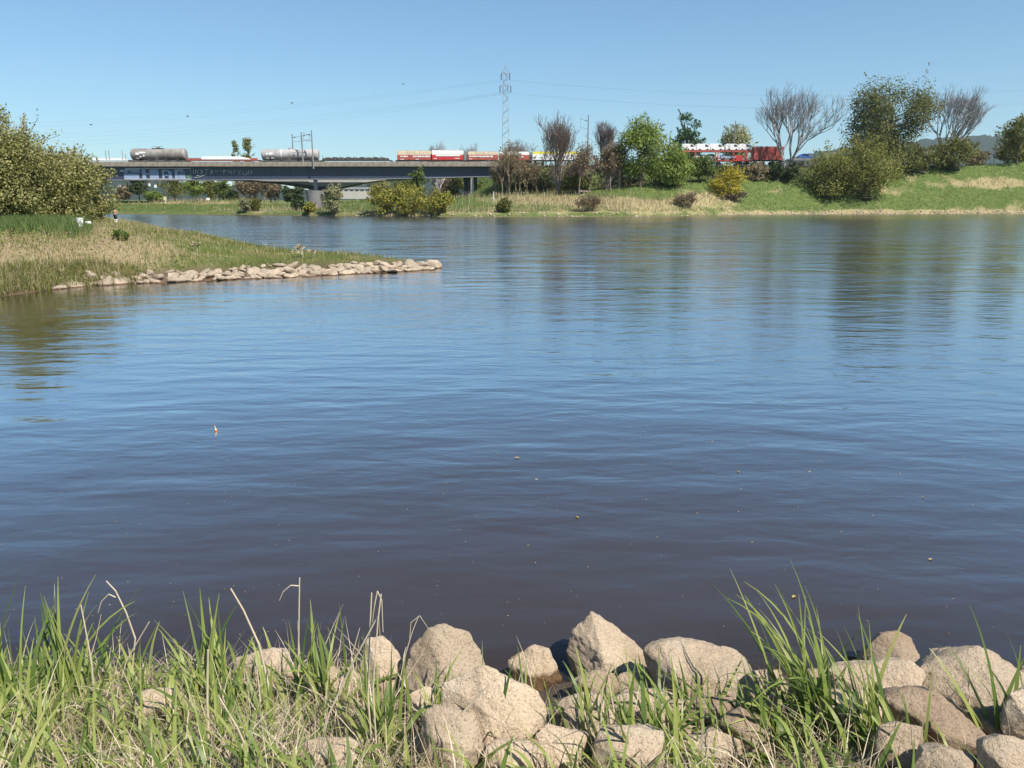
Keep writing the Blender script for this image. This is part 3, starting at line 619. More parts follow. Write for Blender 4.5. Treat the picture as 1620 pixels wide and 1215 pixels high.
# willows on the left bank
W = 'willows on the left bank'
tr('willow', 'largest willow bush cut by the left edge of the picture', 'tree', 12, 46, 172, 190, 'bush', 'willow', n=19000, ls=0.088, seed=80, group=W, gfn=gspit, loose=0.17, K=60)
tr('willow', 'middle willow bush below the bridge level on the left bank', 'tree', 92, 50, 238, 130, 'bush', 'willow', n=12000, ls=0.088, seed=81, group=W, gfn=gspit, loose=0.22)
tr('willow', 'rightmost willow bush overlapping the bridge girder on the left bank', 'tree', 134, 57, 250, 84, 'bush', 'willow', n=6500, ls=0.095, seed=82, group=W, gfn=gspit, loose=0.24)
tr('bare_shrub', 'budding grey willow twigs sticking up behind the left willow bushes', 'shrub', 108, 62, 230, 92, 'brush', 'willow', n=900, ls=0.11, seed=83, group=W, gfn=gspit, bark='bark_grey')
tr('bare_shrub', 'thin budding twigs above the largest willow on the left', 'shrub', 26, 50, 164, 70, 'brush', 'willow', n=500, ls=0.1, seed=84, group=W, gfn=gspit, bark='bark_grey')

# ------------------------------------------------------------------ blades of grass
def blades(P, head, ln, wd, lean, bend, nseg, rng, taper=0.7):
    n = len(P); s = np.linspace(0, 1, nseg + 1)
    th = lean[:, None] + bend[:, None] * s[None, :] ** 1.4
    dx = np.sin(th); dz = np.cos(th); step = (ln / nseg)[:, None]
    r = np.concatenate([np.zeros((n, 1)), np.cumsum((dx[:, :-1] + dx[:, 1:]) / 2 * step, 1)], 1)
    z = np.concatenate([np.zeros((n, 1)), np.cumsum((dz[:, :-1] + dz[:, 1:]) / 2 * step, 1)], 1)
    cx, sy = np.cos(head)[:, None], np.sin(head)[:, None]
    ctr = np.stack([P[:, 0:1] + r * cx, P[:, 1:2] + r * sy, P[:, 2:3] + z], -1)
    prof = np.minimum(1, 0.55 + 2 * s) * np.maximum(1 - s, 0.02) ** taper
    tw = rng.uniform(-0.8, 0.8, n)[:, None] * s[None, :]
    side = np.stack([-sy * np.cos(tw), cx * np.cos(tw), np.sin(tw)], -1)
    hw = (wd[:, None] * prof[None, :] * 0.5)[..., None]
    V = np.stack([ctr - side * hw, ctr + side * hw], 2).reshape(n, -1, 3)
    k = 2 * (nseg + 1); b = np.arange(n)[:, None] * k; j = np.arange(nseg)[None, :] * 2
    Q = np.stack([b + j, b + j + 1, b + j + 3, b + j + 2], -1).reshape(-1, 4)
    return V.reshape(-1, 3), Q

rng = np.random.default_rng(5)
def scatter(n, px0, px1, y0, y1, fn, keep):
    Y = rng.uniform(y0, y1, n); px = rng.uniform(px0, px1, n); X = (px - 810) / F * (Y * cp + 0.5); Z = fn(X, Y)
    k = keep(X, Y, Z); return np.stack([X, Y, Z], -1)[k]
def fieldobj(name, label, P, mat, ln, wd, bend=0.5, nseg=2, jit=0.35, parent=None):
    n = len(P)
    V, Q = blades(P, rng.uniform(0, 6.28, n), rng.uniform(*ln, n), rng.uniform(*wd, n), np.abs(rng.normal(size=n)) * jit * 0.5, np.abs(rng.normal(size=n)) * bend, nseg, rng)
    return tag(link(name, mesh_np(name, V, Q), mat), label, kind='stuff')
# spit
def sp_keep(lo, fpx):
    def f(X, Y, Z):
        d = sdist(X, Y); px, py = pix(X, Y, Z); rocky = (px > 215) & (d < 1.15 + 0.4 * np.sin(X * 1.9)) & (Y < 42)
        return (d > lo) & ~rocky & (rng.uniform(0, 1, len(X)) < fpx(px, py, X, Y))
    return f
dry = lambda px, py, X, Y: np.clip(1.0 - np.maximum(px - 200, 0) / 220, 0.32, 1) * np.where((px < 110) & (Y > 38), 0.3, 1) * np.clip(0.55 + 0.5 * np.sin(X * 1.3 + 0.6 * Y) * np.sin(Y * 0.9 - X * 0.4), 0.15, 1)
grn = lambda px, py, X, Y: np.where(px > 200, 1.0, np.clip(0.4 + 0.6 * np.sin(X * 1.1 + Y * 0.7) + np.where(Y < 28, 0.3, 0), 0.15, 0.9))
P = scatter(60000, -60, 660, 20, 75, gspit, sp_keep(-0.1, dry)); fieldobj('dry_reeds', 'dry tan reeds covering the spit by the left edge', P, M['straw'], (0.10, 0.46), (0.010, 0.026), 0.8)
P = scatter(70000, -60, 680, 20, 75, gspit, sp_keep(-0.12, grn)); fieldobj('grass', 'short yellow green grass growing on the spit', P, M['blade_spit'], (0.08, 0.27), (0.014, 0.032), 0.8)
P = scatter(26000, -60, 170, 33, 46, gspit, sp_keep(0.3, lambda px, py, X, Y: np.clip((150 - px) / 40, 0, 1) * np.clip((Y - 33) / 4, 0, 1))); fieldobj('reed_grass', 'lush green reed grass in front of the willow bushes', P, M['blade_lush'], (0.4, 0.85), (0.02, 0.04))
edg = lambda X, Y, Z: (lambda d, px: (d > -0.15) & (d < 1.6) & (px < 235) & (rng.uniform(0, 1, len(X)) < np.clip((250 - px) / 90, 0, 1)))(sdist(X, Y), pix(X, Y, Z)[0])
P = scatter(34000, -60, 240, 22, 31, gspit, edg); fieldobj('edge_grass', 'yellow green grass hanging over the water at the left edge of the spit', P, M['blade_spit'], (0.12, 0.42), (0.014, 0.03), 1.1)
P = scatter(20000, -60, 240, 22, 31, gspit, edg); fieldobj('edge_reeds', 'dry brown reeds at the water along the left of the spit', P, M['straw'], (0.12, 0.45), (0.010, 0.024), 1.1)
P = scatter(60000, -60, 640, 20, 60, gspit, sp_keep(-0.05, lambda px, py, X, Y: np.clip(1.1 - px / 520, 0.2, 1) * np.clip(0.5 + 0.7 * np.sin(X * 0.8 + 2) * np.sin(Y * 0.6 + X), 0.1, 1))); P[:, 2] += rng.uniform(0.02, 0.38, len(P)) * np.clip(1.2 - pix(P[:, 0], P[:, 1], P[:, 2])[0] / 500, 0.3, 1)
V, Q = leaf_quads(P, unit(rng, len(P)) + np.array([0, 0, 0.5]), np.full(len(P), 0.05), rng, 1.6); L['weed'] = leafmat('weed_leaf', [(0.24, 0.18, 0.10), (0.30, 0.26, 0.10), (0.16, 0.18, 0.04), (0.22, 0.25, 0.06), (0.34, 0.33, 0.12)], 0.35)
tag(link('weeds', mesh_np('weeds', V, Q), L['weed']), 'leafy weeds mixed into the reeds on the spit', kind='stuff')
# far bank
def far_keep(fn):
    def f(X, Y, Z):
        px, py = pix(X, Y, Z); return (Z > 0.15) & (rng.uniform(0, 1, len(X)) < fn(X, Y, Z))
    return f
P = scatter(90000, -20, 1660, 143, 190, gfar, far_keep(lambda X, Y, Z: np.clip(straw_far(X, Y, Z) - 0.12 + 0.25 * np.sin(X * 0.9) * np.sin(Y * 1.1 + X * 0.3), 0, 1))); fieldobj('dry_reeds', 'pale straw reeds along the far bank', P, M['straw'], (0.5, 1.3), (0.06, 0.13))
P = scatter(60000, -20, 1660, 143, 190, gfar, far_keep(lambda X, Y, Z: np.clip(0.75 - straw_far(X, Y, Z) * 0.6, 0, 1))); fieldobj('grass', 'green meadow grass on the far bank slope', P, M['blade_lush'], (0.15, 0.4), (0.08, 0.16))

P = scatter(30000, 792, 1340, 172, 186, gfar, far_keep(lambda X, Y, Z: np.clip(0.5 + 0.8 * np.sin(X * 0.5) * np.sin(X * 0.23 + 1) + 0.3 * np.sin(Y), 0.08, 1) * np.where(Z > 4.5, 1, 0.25))); P[:, 2] += rng.uniform(0, 1, len(P)) ** 2 * (0.8 + 0.9 * np.sin(P[:, 0] * 0.7) ** 2)
V, Q = leaf_quads(P, unit(rng, len(P)), np.full(len(P), 0.26), rng); L['scrub'] = leafmat('scrub_leaf', [(0.13, 0.095, 0.05), (0.08, 0.075, 0.03), (0.10, 0.11, 0.035), (0.045, 0.06, 0.02), (0.17, 0.13, 0.07)], 0.3)
tag(link('undergrowth', mesh_np('undergrowth', V, Q), L['scrub']), 'brown and olive scrub covering the railway embankment', kind='stuff')
P = scatter(34000, -20, 1660, 143, 190, gfar, far_keep(lambda X, Y, Z: np.clip(0.45 + 0.6 * np.sin(X * 0.37 + Y * 0.5) * np.sin(Y * 0.61 - X * 0.21), 0, 1))); fieldobj('tall_grass', 'taller yellow green tufts scattered over the far meadow', P, M['blade_spit'], (0.25, 0.75), (0.07, 0.15))
# ------------------------------------------------------------------ boulders
_ico = {}
def ico(sub):
    if sub not in _ico:
        bm = bmesh.new(); bmesh.ops.create_icosphere(bm, subdivisions=sub, radius=1.0)
        V = np.array([v.co[:] for v in bm.verts]); Q = np.array([[v.index for v in f.verts] for f in bm.faces]); bm.free()
        _ico[sub] = (V / np.linalg.norm(V, axis=1, keepdims=True), Q)
    return _ico[sub]
def rock_mesh(name, dims, seed, sub=4, planes=None, p=16, rough=0.05, chips=0):
    D, Q = ico(sub); g = np.random.default_rng(seed)
    if planes is None:
        N = unit(g, 40); keep = [N[0]]
        for v in N:
            if all(np.dot(v, k) < 0.72 for k in keep): keep.append(v)
        N = np.array(keep + [[0, 0, 1.0]]); O = g.uniform(0.68, 1.0, len(N)); O[-1] = 0.8
    else:
        A = np.array(planes, float); N = A[:, :3] / np.linalg.norm(A[:, :3], axis=1, keepdims=True); O = A[:, 3]
    k = np.maximum(D @ N.T, 0) / O[None, :]
    r = (k ** p).sum(1) ** (-1 / p); r = np.minimum(r, 1.45)
    V = D * r[:, None]
    off = g.uniform(0, 50, 3); md = float(np.mean(dims))
    nz = np.array([mnoise.fractal(Vector(v * 1.6 + off), 1.0, 2.1, 5) for v in V])
    V = V * np.array(dims)[None, :] + D * (nz * rough * md)[:, None]
    for _ in range(chips):            # broken-off flat faces
        nv = unit(g, 1)[0]; pr = V @ nv; lim = pr.max() * (g.uniform(0.86, 0.985) if planes is None else 1 - 0.09 * g.uniform() ** 2); V = V - nv[None, :] * (np.maximum(0, pr - lim) * 0.93)[:, None]
    if chips:
        n2 = np.array([mnoise.fractal(Vector(v / md * 5.0 + off), 0.8, 2.1, 4) for v in V]); V = V + D * (n2 * 0.028 * md)[:, None]
    return mesh_np(name, V, Q, True)
def march_rock(px, py, hz, fn, up=0.55):
    d = ray(px, py); Y = np.linspace(1.6, 8, 1600); k = Y / d[1]; X = d[0] * k; Z = EYE + d[2] * k
    G = np.maximum(fn(X, Y), -0.12) + hz * up; i = int(np.argmax(Z <= G)); return Vector((X[i], Y[i], Z[i]))
PEAK = [(-1, -0.1, 0.12, .85), (.69, 0, .72, .46), (-.75, 0, .65, .95), (-.55, -.8, .15, .78), (.35, -.85, .30, .66), (0, 1, .25, .75), (0, 0, -1, .9), (.9, -.2, -.2, .95), (0, -.6, -.8, .9), (.3, .6, .7, .55)]
BLOCK = [(.05, -.18, .97, .68), (-.93, -.35, .0, .86), (.05, -.93, .25, .80), (.9, -.1, .35, .88), (.55, 0, .8, .95), (0, 1, .1, .85), (0, 0, -1, .9), (-.5, -.2, .85, .95)]
SLAB = [(.38, -.28, .87, .46), (-.8, -.3, .5, .85), (.1, -.9, .35, .75), (.9, -.2, .3, .9), (0, 1, .3, .8), (0, 0, -1, .9), (-.2, .3, .9, .8)]
DOME = [(0, -.1, 1, .92), (-.7, -.2, .7, .9), (.7, -.2, .7, .95), (-1, 0, .1, .9), (1, 0, .0, .9), (0, -1, .2, .8), (0, 1, .2, .8), (-.4, -.8, .5, .9), (.5, -.7, .5, .9), (0, 0, -1, .9)]
SIL = {   # outline in the photo (pixels) and front points (pixel, pixel, thickness towards the viewer)
 'peak': ([(935, 968), (978, 994), (1026, 1038), (1029, 1060), (1005, 1084), (950, 1087), (906, 1066), (897, 1030), (905, 1000)], [(948, 1020, .5), (944, 1082, .5), (1000, 1062, .45)]),
 'block': ([(1020, 1026), (1045, 1013), (1110, 1016), (1165, 1030), (1187, 1060), (1182, 1096), (1130, 1107), (1060, 1100), (1040, 1085), (1023, 1052)], [(1056, 1046, .42), (1164, 1058, .45), (1064, 1094, .5), (1150, 1101, .5)]),
 'two': ([(804, 1046), (825, 1031), (845, 1022), (868, 1026), (880, 1050), (888, 1076), (870, 1092), (845, 1100), (811, 1076)], [(866, 1066, .45), (838, 1060, .4), (846, 1096, .4)]),
 'round': ([(636, 1078), (654, 1022), (678, 996), (705, 989), (740, 1003), (758, 1028), (767, 1054), (766, 1096), (720, 1118), (660, 1112)], [(700, 1046, .42), (740, 1072, .45), (682, 1092, .45)]),
 'slab': ([(698, 1084), (765, 1053), (802, 1070), (850, 1096), (864, 1122), (856, 1202), (780, 1214), (735, 1192), (704, 1132)], [(768, 1112, .28), (832, 1142, .34), (792, 1198, .42)]),
 'up': ([(571, 1052), (582, 1011), (606, 1007), (626, 1030), (644, 1062), (642, 1106), (600, 1112), (574, 1102)], [(604, 1058, .45), (612, 1102, .45)]),
 'crack': ([(1361, 1046), (1374, 1020), (1395, 1002), (1420, 999), (1443, 1010), (1453, 1036), (1451, 1062), (1400, 1070), (1367, 1062)], [(1412, 1034, .5), (1432, 1056, .5), (1384, 1050, .45)]),
 'smooth': ([(1310, 1060), (1360, 1051), (1440, 1044), (1460, 1060), (1457, 1076), (1436, 1104), (1380, 1114), (1326, 1098)], [(1360, 1086, .32), (1430, 1080, .38)]),
 'big': ([(1441, 1078), (1460, 1054), (1500, 1034), (1540, 1020), (1582, 1040), (1630, 1076), (1640, 1112), (1592, 1124), (1550, 1130), (1490, 1114), (1458, 1098)], [(1500, 1076, .36), (1562, 1080, .46), (1546, 1122, .5), (1480, 1102, .3)]),
 'long': ([(1398, 1102), (1440, 1091), (1492, 1100), (1546, 1136), (1564, 1162), (1552, 1188), (1470, 1194), (1448, 1168), (1402, 1132)], [(1462, 1138, .42), (1540, 1160, .5), (1470, 1182, .3)]),
 'flat': ([(960, 1086), (985, 1067), (1020, 1063), (1052, 1078), (1058, 1096), (1040, 1110), (985, 1108)], [(1005, 1092, .4), (1036, 1102, .4)]),
}
CU = np.array([0, sp, cp]); CT = np.array([0, -cp, sp]); CX = np.array([1.0, 0, 0])      # image up, towards the eye, right
def hull_rock(name, sil, front, cx, cy, k, seed):
    g = np.random.default_rng(seed); w = (max(a for a, _ in sil) - min(a for a, _ in sil)) / 2 * k; pts = []
    for a, b in sil: pts.append(CX * (a - cx) * k + CU * (cy - b) * k + CT * w * g.uniform(-0.08, 0.08))
    for a, b, d in front: pts.append(CX * (a - cx) * k + CU * (cy - b) * k + CT * w * d * 1.5)
    for a, b in sil[::2]: pts.append(CX * (a - cx) * k * 0.7 + CU * (cy - b) * k * 0.7 - CT * w * g.uniform(0.5, 0.75))
    bm = bmesh.new(); vs = [bm.verts.new(p) for p in pts]; bmesh.ops.convex_hull(bm, input=vs)
    for v in [v for v in bm.verts if not v.link_faces]: bm.verts.remove(v)
    bmesh.ops.dissolve_limit(bm, angle_limit=math.radians(9), verts=bm.verts, edges=bm.edges)
    bmesh.ops.bevel(bm, geom=list(bm.edges), offset=0.05 * w, segments=2, profile=0.6, affect='EDGES', clamp_overlap=True)
    for _ in range(5):
        bmesh.ops.triangulate(bm, faces=bm.faces); lim = 0.016 if w > 0.12 else 0.012
        ed = [e for e in bm.edges if e.calc_length() > lim]
        if not ed or len(bm.faces) > 16000: break
        bmesh.ops.subdivide_edges(bm, edges=ed, cuts=1, use_grid_fill=False)
    bmesh.ops.triangulate(bm, faces=bm.faces); bm.normal_update(); off = Vector(g.uniform(0, 50, 3))
    mv = []
    for v in bm.verts:
        q = v.co / w
        mv.append(v.normal * w * (0.045 * mnoise.fractal(q * 2.2 + off, 0.9, 2.1, 5) + 0.022 * mnoise.noise(q * 9 + off) - 0.03 * max(0, mnoise.noise(q * 4.5 - off) - 0.35)))
    for v, d in zip(bm.verts, mv): v.co += d
    me = bpy.data.meshes.new(name); bm.to_mesh(me); bm.free(); me.polygons.foreach_set('use_smooth', np.ones(len(me.polygons), dtype=bool)); return me
rocks = [  # x0, x1, y0, y1, planes, material, label
 (572, 640, 1008, 1108, 'up', 'rock', 'upright pale boulder under the bundle of dry stalks'),
 (632, 772, 990, 1120, 'round', 'rock', 'large rounded boulder at the water left of the small two-tone stone'),
 (700, 866, 1062, 1205, 'slab', 'rock', 'big sloping slab running down from the large rounded boulder'),
 (804, 890, 1022, 1100, 'two', 'rock_wet', 'small two-tone stone standing in the water, lower half soaked brown'),
 (896, 1026, 968, 1092, 'peak', 'rock', 'peaked triangular boulder at the water edge, tallest of the row'),
 (1020, 1190, 1012, 1112, 'block', 'rock', 'wide flat-topped boulder right of the peaked one'),
 (962, 1058, 1062, 1112, 'flat', 'rock', 'small flat stone wedged below the peaked boulder'),
 (1160, 1250, 1058, 1140, None, 'rock', 'boulder half hidden by the left side of the tall grass tuft'),
 (868, 975, 1096, 1160, None, 'rock', 'low pale stone below the two-tone stone'),
 (960, 1080, 1092, 1160, None, 'rock', 'low broad stone in the grass under the small flat stone'),
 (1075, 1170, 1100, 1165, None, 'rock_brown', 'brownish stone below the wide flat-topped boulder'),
 (1312, 1462, 1036, 1125, 'smooth', 'rock', 'smooth pale slab carrying the round cracked boulder'),
 (1360, 1456, 998, 1070, 'crack', 'rock_brown', 'round cracked boulder sitting behind the smooth slab'),
 (1332, 1366, 1038, 1062, None, 'rock_brown', 'tiny brown stone at the water left of the round cracked boulder'),
 (1472, 1506, 1026, 1056, None, 'rock_brown', 'tiny dark stone at the water left of the large right boulder'),
 (1442, 1632, 1020, 1142, 'big', 'rock', 'large angular boulder near the right edge at the water'),
 (1588, 1680, 1080, 1180, None, 'rock', 'boulder cut by the right edge of the picture'),
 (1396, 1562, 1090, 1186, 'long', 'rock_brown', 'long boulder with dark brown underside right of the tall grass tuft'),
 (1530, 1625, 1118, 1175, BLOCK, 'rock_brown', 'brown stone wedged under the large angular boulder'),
 (1546, 1640, 1164, 1235, None, 'rock', 'pale stone in the bottom right corner'),
 (1285, 1410, 1088, 1160, None, 'rock', 'stone behind the right side of the tall grass tuft'),
 (365, 470, 1026, 1090, SLAB, 'rock', 'pale flat stone behind the grass near the water on the left'),
 (470, 570, 1050, 1110, SLAB, 'rock', 'flat stone left of the upright pale boulder, half covered by grass'),
 (40, 110, 1076, 1120, None, 'rock_brown', 'brown stone in the grass at the left edge'),
 (470, 575, 1165, 1235, None, 'rock', 'pale stone showing through dry grass at the bottom'),
 (660, 770, 1120, 1230, None, 'rock', 'stone under the grass below the large rounded boulder'),
 (840, 930, 1150, 1225, None, 'rock', 'stone at the bottom edge right of the sloping slab'),
 (935, 1060, 1148, 1230, None, 'rock', 'stone at the bottom edge under the curving grass blades'),
 (1070, 1180, 1152, 1230, None, 'rock', 'stone in shade at the bottom left of the tall grass tuft'),
 (1440, 1550, 1180, 1240, None, 'rock', 'stone at the bottom edge below the long brown boulder'),
 (905, 985, 1060, 1102, None, 'rock_brown', 'brown stone in the wet gap left of the small flat stone'),
 (1005, 1110, 1108, 1180, None, 'rock', 'pale stone in front of the wide flat-topped boulder'),
 (880, 960, 1120, 1190, None, 'rock', 'beige stone at the right foot of the sloping slab'),
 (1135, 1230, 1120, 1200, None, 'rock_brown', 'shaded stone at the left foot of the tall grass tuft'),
 (760, 870, 1170, 1240, None, 'rock', 'stone at the bottom edge under the sloping slab'),
 (1380, 1470, 1140, 1215, None, 'rock', 'stone behind the thinner tuft at the lower right'),
 (1250, 1345, 1060, 1110, None, 'rock', 'stone behind the tall grass tuft at the water'),
 (1610, 1690, 1040, 1100, None, 'rock_brown', 'brown wet stone at the water by the right edge'),
 (640, 720, 1085, 1150, None, 'rock', 'stone wedged under the large rounded boulder'),
 (200, 300, 1088, 1140, None, 'rock', 'small stone hidden in the green grass on the left'),
]
for i, (x0, x1, y0, y1, pl, mt, lab) in enumerate(rocks):
    cx, cy = (x0 + x1) / 2, (y0 + y1) / 2
    s = (4.35 * cp + 2.7 * sp) / F * (1 - 0.0016 * (cy - 1050))
    hx = (x1 - x0) / 2 * s; hz = (y1 - y0) / 2 * s * 1.0; hy = min(hx, 1.3 * hz) * 0.9
    p = march_rock(cx, cy, hz, gnear, 0.9)
    k = mpp(p) / s; hx, hy, hz = hx * k, hy * k, hz * k
    sub = 5 if (x1 - x0) > 80 else 4
    if isinstance(pl, str): sil, front = SIL[pl]
    else:
        q = np.random.default_rng(500 + i); na = int(q.integers(7, 10)); ph = q.uniform(0, 6.28); sil = []; ex = q.uniform(0.55, 0.9)
        for a in np.sort(np.linspace(0, 2 * math.pi, na, endpoint=False) + q.uniform(-0.25, 0.25, na)) + ph:
            ca, sa = math.cos(a), math.sin(a); rr_ = q.uniform(0.86, 1.08)
            sil.append((cx + (x1 - x0) / 2 * rr_ * math.copysign(abs(ca) ** ex, ca), cy - (y1 - y0) / 2 * rr_ * math.copysign(abs(sa) ** ex, sa)))
        front = [(cx + (x1 - x0) * q.uniform(-0.3, -0.05), cy + (y1 - y0) * q.uniform(-0.2, 0.1), q.uniform(0.3, 0.5)), (cx + (x1 - x0) * q.uniform(0.05, 0.3), cy + (y1 - y0) * q.uniform(-0.2, 0.15), q.uniform(0.3, 0.5)), (cx + (x1 - x0) * q.uniform(-0.2, 0.2), cy + (y1 - y0) * q.uniform(0.2, 0.4), q.uniform(0.3, 0.5))]
    me = hull_rock('boulder', sil, front, cx, cy, mpp(p) * 1.04, 100 + i); o = link('boulder', me, M[mt], None, p)
    tag(o, lab, 'boulder', 'boulders along the near bank')

# boulders of the spit
g = np.random.default_rng(77)
variants = [rock_mesh('boulder', (1, 0.8, 0.62), 300 + i, 3, None, 48, 0.10, 26) for i in range(10)]
edge = np.array([onz(a, b)[:2] for a, b in [(100, 456), (140, 452.5), (190, 449.5), (250, 447), (350, 442.5), (450, 438.5), (560, 433.5), (640, 429.5), (683, 426)]])
seg = np.hypot(*(edge[1:] - edge[:-1]).T); cum = np.concatenate([[0], np.cumsum(seg)])
for row in range(6):
    t = 0.1 * row
    while t < cum[-1]:
        size = g.uniform(0.11, 0.24) if g.uniform() < 0.78 else g.uniform(0.24, 0.38)
        if row >= 4: size *= 0.8
        x = np.interp(t, cum, edge[:, 0]); y = np.interp(t, cum, edge[:, 1]); fr = t / cum[-1]
        inw = row * 0.30 + g.uniform(-0.15, 0.2) - 0.1
        t += size * g.uniform(1.0, 1.6)
        if fr < 0.22 and (row > 3 or g.uniform() < 0.3): continue
        if row >= 4 and g.uniform() < 0.5 + 0.3 * (fr < 0.4): continue
        if fr > 0.93 and row > 3: continue
        X, Y = x + g.uniform(-0.1, 0.1), y + inw
        z = max(float(gspit(np.array([X]), np.array([Y]))[0]), -0.1)
        o = link('boulder', variants[int(g.integers(0, 10))], M['rock_far'], None, (X, Y, z + size * 0.08)); o.scale = (size * g.uniform(0.9, 1.3), size * g.uniform(0.8, 1.1), size * g.uniform(0.6, 0.95)); o.rotation_euler = (g.uniform(-0.5, 0.5), g.uniform(-0.5, 0.5), g.uniform(0, 6.28))
        zone = 'near the tip of the spit' if fr > 0.66 else 'along the middle of the spit' if fr > 0.33 else 'below the reeds on the spit'
        rw = 'at the waterline' if row == 0 else 'high up against the grass' if row >= 4 else 'inside the stone edge'
        tag(o, f'{"large" if size > 0.25 else "small"} pale boulder {rw} {zone}', 'boulder', 'boulders along the spit')
p = onz(682, 424); o = link('boulder', variants[2], M['rock_far'], None, (p.x, p.y, 0.12)); o.scale = (0.5, 0.42, 0.5); tag(o, 'outermost boulder at the very tip of the spit', 'boulder', 'boulders along the spit')
# loose stones along the far waterline
V = []; Q = []; D, IQ = ico(1)
for i in range(700):
    px = g.uniform(1150, 1640) if g.uniform() < 0.8 else g.uniform(560, 1150); y = float(np.interp(px, SH_PX, SH_Y)) + g.uniform(-0.2, 1.6) * (1 if px > 1150 else 0.6); x = (px - 810) / F * (y * cp + 0.3)
    z = float(gfar(np.array([x]), np.array([y]))[0]); s = g.uniform(0.1, 0.26)
    if z > 0.7: y -= 1.2; z = float(gfar(np.array([x]), np.array([y]))[0])
    V.append(D * g.uniform(0.75, 1.2, (len(D), 1)) * np.array([s * g.uniform(0.8, 1.6), s, s * 0.65]) + np.array([x, y, max(z, -0.05) + 0.1 * s])); Q.append(IQ + i * len(D))
tag(link('riprap', mesh_np('riprap', np.concatenate(V), np.concatenate(Q)), M['rock_far']), 'thin line of loose stones along the far waterline', kind='stuff')

# ------------------------------------------------------------------ bridges
M['concrete'] = paint('weathered_concrete', (0.29, 0.255, 0.21), 0.9, 0.45, 0.7, dirtcol=(0.11, 0.09, 0.07), bump=0.3)
M['pier'] = paint('stained_concrete', (0.17, 0.165, 0.165), 0.9, 0.3, 0.5, dirtcol=(0.08, 0.075, 0.07))
M['concrete_pale'] = paint('pale_concrete', (0.44, 0.43, 0.43), 0.9, 0.12, 0.3, dirtcol=(0.3, 0.28, 0.26))
M['steel_blue'] = paint('dark_blue_paint', (0.036, 0.048, 0.08), 0.45, 0.25, 0.25, dirtcol=(0.03, 0.035, 0.05))
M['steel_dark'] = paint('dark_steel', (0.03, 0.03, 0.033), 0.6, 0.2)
M['flange'] = paint('grey_flange_paint', (0.30, 0.31, 0.33), 0.5, 0.2)
M['galv'] = paint('galvanised_steel', (0.34, 0.35, 0.36), 0.5, 0.15, metal=0.3)
M['mast'] = paint('catenary_mast_paint', (0.20, 0.21, 0.21), 0.6, 0.2)
BY0 = TRACK_Y - 3.2                                    # face of the edge beam
def X_(px): return at(px, 262, BY0).x
zf0 = at(480, 263.2, BY0).z; xl, xr = X_(-260), X_(800)
br = empty('railway_bridge', (0, TRACK_Y, 0)); tag(br, 'long dark blue steel railway bridge carrying the freight train over the river', 'bridge')
# deck
MB().box((xl + xr) / 2, 0, (Z_RAIL - 0.06 + zf0) / 2, xr - xl, 5.8, Z_RAIL - 0.06 - zf0).build('deck', M['concrete'], br)
npan = 56; pw = (xr - xl) / npan
pan = MB().box(0, 0, 0, pw - 0.03, 0.22, Z_DECK - zf0).build('fascia_panel', M['concrete'], br, loc=(xl + pw / 2, -3.09, (Z_DECK + zf0) / 2))
for i in range(1, npan):
    o = pan.copy(); COL.objects.link(o); o.location = (xl + pw * (i + 0.5), -3.09, (Z_DECK + zf0) / 2 + 0.008 * math.sin(i * 2.3))
MB().box((xl + xr) / 2, -2.62, Z_DECK - 0.12, xr - xl, 0.6, 0.10).build('walkway', M['concrete'], br)
MB().box((xl + xr) / 2, -0.72, Z_RAIL + 0.02, xr - xl, 0.09, 0.16).box((xl + xr) / 2, 0.72, Z_RAIL + 0.02, xr - xl, 0.09, 0.16).build('rail', M['steel_dark'], br)
# girder: top edge straight, lower edge rising towards the right abutment
gpts = [(-260, 285.2), (180, 285), (330, 285.2), (450, 284), (600, 283.4), (690, 281.5), (800, 278.8)]
GY = TRACK_Y - 1.9
gz = [(at(a, b, GY).x, at(a, b, GY).z) for a, b in gpts]
poly = [(x, z) for x, z in gz] + [(xr, zf0 + 0.05), (gz[0][0], zf0 + 0.05)]
MB().prism(poly, -1.9, -1.82).build('girder', M['steel_blue'], br)
MB().prism(poly, 1.82, 1.9).build('girder', M['steel_blue'], br)
fl = [(x, z - 0.02) for x, z in gz] + [(x, z + 0.10) for x, z in reversed(gz)]
MB().prism(fl, -2.25, -1.45).build('bottom_flange', M['flange'], br); MB().prism(fl, 1.45, 2.25).build('bottom_flange', M['flange'], br)
xs = np.arange(X_(-200), xr - 1, 4.4)
for x in xs:
    zb = float(np.interp(x, [a for a, _ in gz], [b for _, b in gz])); MB().box(x, -1.93, (zb + 0.1 + zf0) / 2, 0.05, 0.06, zf0 - zb - 0.12).build('stiffener', M['steel_blue'], br)
# bearing column over the pier, slim columns at the right end
zb = float(np.interp(X_(496), [a for a, _ in gz], [b for _, b in gz]))
zph = at(500, 301, TRACK_Y + 2).z
MB().box(X_(495), -1.6, (zb + zph) / 2, 0.75, 0.9, zb - zph + 0.1).build('bearing', M['steel_blue'], br)
for px in (736, 741.5, 752, 793):
    x = at(px, 290, TRACK_Y).x; g0 = float(gfar(np.array([x]), np.array([TRACK_Y]))[0]) - 0.5; zt = float(np.interp(x, [a for a, _ in gz], [b for _, b in gz]))
    MB().tube((x, 0, g0), (x, 0, zt), 0.42, 0.42, 10).build('column', M['steel_dark'] if px < 790 else M['concrete'], br)
